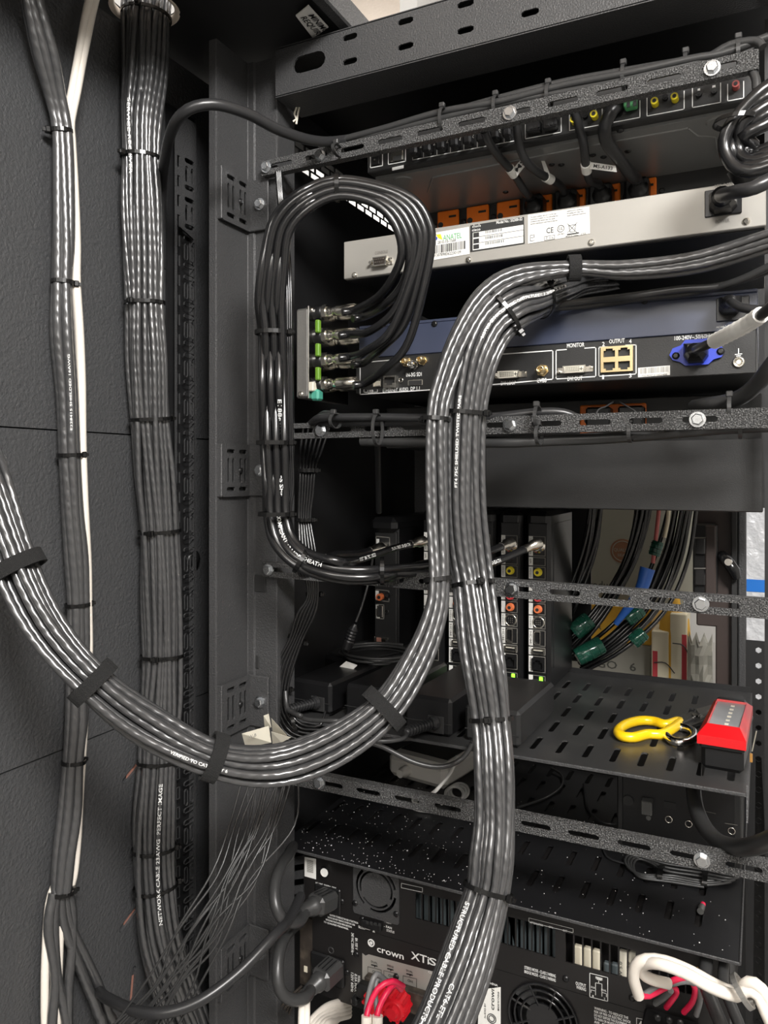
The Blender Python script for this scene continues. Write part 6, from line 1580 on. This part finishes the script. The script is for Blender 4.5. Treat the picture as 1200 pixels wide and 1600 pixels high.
MB().bb(xd(1103), xd(1120), YD2 - .026, YD2 - .02, PY(1100, 930, YD2).z - EYE, PY(1100, 819, YD2).z - EYE, .002).build('lock_strip', 'brown_plate', lk)
for py in (853, 901): MB().fbox(1094, py, 17, 27, YD2 - .022, .008, .002).build('latch', 'gloss_black', lk)
MB().fline([(1085, 840), (1102, 840)], 1.6, YD2 - .032).fline([(1085, 888), (1102, 888)], 1.6, YD2 - .032).build('latch_edge', 'grey_print', lk)
hd = MB().tube([PY(1128, 868, YD2 - .01), PY(1138, 878, YD2 - .028), PY(1147, 892, YD2 - .030), PY(1151, 903, YD2 - .026)], [.009, .010, .009, .007], 10).build('handle', 'gloss_black', fd)
MB().lathe(PY(1138, 878, YD2 - .036), (0, -1, 0), [(0, .0065), (.004, .0055)], 14).build('handle_lock', 'chrome', hd)
# wall strip wrapped in film with blue tape
ws = thing('wrapped_panel', 'white panel wrapped in clear film with a band of blue tape at the right edge', 'panel', W(.05, 1.50, -1.5))
YW = 1.50
MB().bb(PY(1161, 900, YW).x, .22, YW, YW + .03, -1.5, .45, .002).build('panel', 'plastic_film', ws)
MB().bb(PY(1161, 900, YW).x - .001, .221, YW - .0012, YW, PY(1170, 924, YW).z - EYE, PY(1170, 905, YW).z - EYE).build('tape_band', 'blue_tape', ws)

# cables hanging in the opening with green clips and a blue connector
YO = 1.10
def group_cables(name, label, ctrl, n, r, seed, m='coax_jacket'): return bundle(name, label, 'cables', px_path(ctrl), n, r, m, seed=seed, wob=.7, flat=.6, twist=.5, sides=6, step=.015)
g1, _ = group_cables('hanging_cables', 'loose black cables hanging nearest the receivers beyond the opening', [(935, 700, 1.05, 18), (930, 790, 1.06, 17), (922, 850, 1.07, 18), (905, 905, 1.08, 15), (880, 960, 1.10, 14)], 9, .0030, 41)
g2, _ = group_cables('hanging_cables', 'black cables with a green clear clip curving down beyond the opening', [(1010, 700, 1.06, 18), (1004, 790, 1.07, 17), (985, 870, 1.08, 17), (952, 935, 1.09, 16), (915, 985, 1.09, 16), (880, 1020, 1.10, 16)], 9, .0030, 43)
g3, _ = group_cables('hanging_cables', 'thick black hanging cables with green and blue clips, right of the seal', [(1082, 700, 1.08, 26), (1068, 790, 1.09, 26), (1050, 870, 1.10, 27), (1015, 945, 1.10, 28), (960, 1000, 1.10, 26), (905, 1035, 1.12, 22)], 14, .0031, 45)
for root, px, py, d, L, rad, ax in ((g2, 909, 978, 1.075, .030, .0125, (-30, 26)), (g3, 990, 960, 1.060, .026, .0105, (-30, 22)), (g3, 921, 1017, 1.075, .040, .0125, (-30, 16)), (g3, 997, 996, 1.070, .022, .0105, (-22, 20)), (g3, 1025, 857, 1.06, .020, .0080, (-6, 20))):
    c = D(px, py, d); v = (D(px + ax[0], py + ax[1], d) - c).normalized()
    MB().lathe(c - v * L / 2, v, [(0, rad * .9), (.002, rad), (L - .002, rad), (L, rad * .9)], 14).build('green_clip', 'clear_green', root)
    for kk in range(3): MB().torus(c + v * (L * (-.3 + .3 * kk)), v, rad, .0008, 18, 5).build('clip_ring', 'clear_green', root)
cb = MB(); pts = [D(1012, 888, 1.045), D(1002, 920, 1.045), D(985, 945, 1.05), D(962, 975, 1.06)]
cb.tube([q[:3] for q in smooth_path(pts, .008)], [.0125] * 3 + [.012] * 3 + [.009] * 3 + [.006] * 40, 10) if False else None
P = [Vector(q[:3]) for q in smooth_path(pts, .008)]; nP = len(P)
cb.tube(P, [.0100 - .006 * (i / (nP - 1)) for i in range(nP)], 10).build('blue_clip', 'clip_blue', g3)
cable('wire', '', '', [D(1030, 790, 1.06), D(1026, 830, 1.06), D(1020, 880, 1.06)], .003, 'pink_ring', parent=g3, sides=6)
cable('wire', '', '', [D(1045, 790, 1.075), D(1043, 815, 1.075), D(1038, 840, 1.075)], .003, 'cream_box', parent=g3, sides=6)

# ================================================================== cables laid along the lacing bars
def barcables(name, label, rows, r, ties=(), m='cord_grey', below=False):
    root = thing(name, label, 'cables', D(*rows[0][0]))
    for pts in rows: cable('cable', '', '', [D(*q) for q in pts], r, m, parent=root, sides=10)
    for px, y0, y1, d in ties:
        a, b = D(px, y0, d), D(px, y1, d); h = (a - b).length / 2; c = (a + b) / 2
        MB().strap(c, Vector((1, 0, 0)), UP, Vector((0, -1, 0)), h, .0105, .0032).build('cable_tie', 'cord_grey', root)
        MB().box(a + Vector((0, -.004, .002)), (.0056, .005, .0050), .0008).build('tie_head', 'cord_grey', root)
    return root
def bd_(px, off, dd=.006):    # a place just behind / above bar 1
    y = 263.5 + (91 - 263.5) * (px - 408) / (1186 - 408) + off
    p = PY(px, y, YL + dd); return (px, y, depth(p))
barcables('bar_cables', 'black cables tied along the top of the topmost lacing bar',
          [[(520, 222, .82), bd_(600, -20, .012), bd_(690, -26, .012), bd_(780, -22, .012), bd_(880, -25, .012), bd_(980, -22, .010), bd_(1080, -22, .010), bd_(1130, -20, .010), bd_(1200, -30, .010)],
           [(500, 228, .83), bd_(600, -14, .014), bd_(700, -16, .014), bd_(790, -18, .014), bd_(900, -14, .014), bd_(1000, -14, .012), bd_(1090, -15, .012), bd_(1140, -30, .010), bd_(1180, -28, .008), bd_(1192, -16, .006)],
           [bd_(560, -10, .016), bd_(640, -18, .02), bd_(720, -24, .02), bd_(800, -28, .018), bd_(880, -30, .018), bd_(960, -27, .016), bd_(1060, -22, .014)]], .0036,
          [(693, bd_(693, -30)[1], bd_(693, 6)[1], .760), (776, bd_(776, -30)[1], bd_(776, 4)[1], .742), (858, bd_(858, -30)[1], bd_(858, 4)[1], .722), (975, bd_(975, -34)[1], bd_(975, 2)[1], .694), (1072, bd_(1072, -30)[1], bd_(1072, 4)[1], .672), (1154, bd_(1154, -34)[1], bd_(1154, 4)[1], .650), (528, bd_(528, -10)[1], bd_(528, 6)[1], .798)])
barcables('bar_cables', 'black cables lying on top of the second lacing bar, left of the thickest bundle',
          [[(484, 664, .83), (500, 653, .80), (540, 652, .785), (600, 652, .770), (660, 653, .755), (760, 652, .735), (840, 644, .72), (880, 645, .715), (905, 655, .715)],
           [(486, 664, .84), (505, 660, .81), (550, 660, .79), (610, 660, .775), (665, 659, .76), (740, 657, .745)], [(490, 660, .84), (508, 647, .815), (530, 652, .80), (580, 656, .785), (650, 655, .77)]], .0042,
          [(524, 647, 668, .782), (590, 647, 694, .763), (840, 635, 668, .708)], 'cord_jacket')
barcables('bar_cables', 'thick black cable running along the underside of the second lacing bar', [[(565, 689, .80), (640, 690, .775), (700, 690, .76), (790, 691, .735), (860, 688, .72), (950, 684, .70), (1050, 676, .68), (1130, 669, .662), (1230, 664, .64)]], .0056,
          [(842, 664, 694, .708), (985, 660, 690, .683), (1157, 652, 684, .651)])
barcables('bar_cables', 'thick black cord climbing to the right from the second lacing bar', [[(1085, 636, .70), (1110, 632, .675), (1150, 624, .655), (1178, 605, .635), (1205, 572, .61), (1240, 525, .59)]], .0068, [(1140, 620, 656, .648)])
barcables('bar_cables', 'pair of black cords passing over the blue-grey panel below the swag', [[(860, 478, .735), (920, 470, .73), (990, 462, .70), (1060, 452, .685), (1130, 446, .67), (1215, 418, .64)], [(850, 483, .74), (930, 476, .735), (1000, 466, .71), (1080, 458, .69), (1150, 440, .66), (1225, 405, .63)]], .0034)
# drop from the swag bar to the lower shelf
tag(cable('cord', '', '', [D(590, 690, .80), D(591, 740, .85), D(592, 800, .90)], .0034, 'cord_jacket', sides=8)[0], 'single black cord dropping straight behind the second bar to the leftmost receiver', 'cord')
# coil of cords at the right edge
cc = thing('cord_coil', 'coil of thick black cords bunched at the right edge above the grey switch', 'cord', D(1160, 270, .62))
for k in range(5):
    f = k / 4.
    pts = [D(1225, 120 + 14 * k, .60), D(1190, 142 + 14 * k, .60), D(1160 - 2 * k + f * 10, 172 + 10 * k, .605 + .008 * (k % 2)), D(1136 + 10 * k, 205 + 5 * k, .61 + .008 * (k % 2)), D(1132 + 11 * k, 232 + 2 * k, .612), D(1145 + 9 * k, 258 - 5 * k, .608 + .006 * (k % 2)), D(1172 + 5 * k, 268 - 8 * k, .60), D(1225, 252 - 8 * k, .59)]
    cable('cord', '', '', pts, .0052, 'coax_jacket', parent=cc, sides=12)
MB().strap(D(1150, 190, .61), (D(1150, 200, .61) - D(1160, 178, .61)).normalized(), RT, FW, .016, .014, .004).build('cord_tie', 'tie_nylon', cc)
MB().lathe(D(1158, 258, .615), D(1166, 272, .615) - D(1158, 258, .615), [(0, .012), (.014, .011), (.016, .006)], 12).build('plug', 'black_plastic', cc)
cable('cord', '', '', [D(1160, 222, .62), D(1178, 230, .62), D(1225, 234, .61)], .003, 'cord_jacket', parent=cc)
cable('cord', '', '', [D(1176, 112, .635), D(1181, 124, .632), D(1182, 140, .63)], .0035, 'cord_grey', parent=cc)
# pale split pin dangling under the top beam
sp = thing('cotter_pin', 'bent pale metal clip dangling below the left end of the top beam', 'clip', D(465, 192, .86))
MB().tube([D(461, 146, .86), D(461, 160, .86), D(464, 166, .86), D(460, 178, .86), D(463, 186, .86), D(458, 190, .86)], .0012, 6).build('wire', 'ivory', sp); MB().tube([D(472, 146, .86), D(466, 175, .86), D(463, 194, .86)], .0012, 6).build('wire', 'ivory', sp)
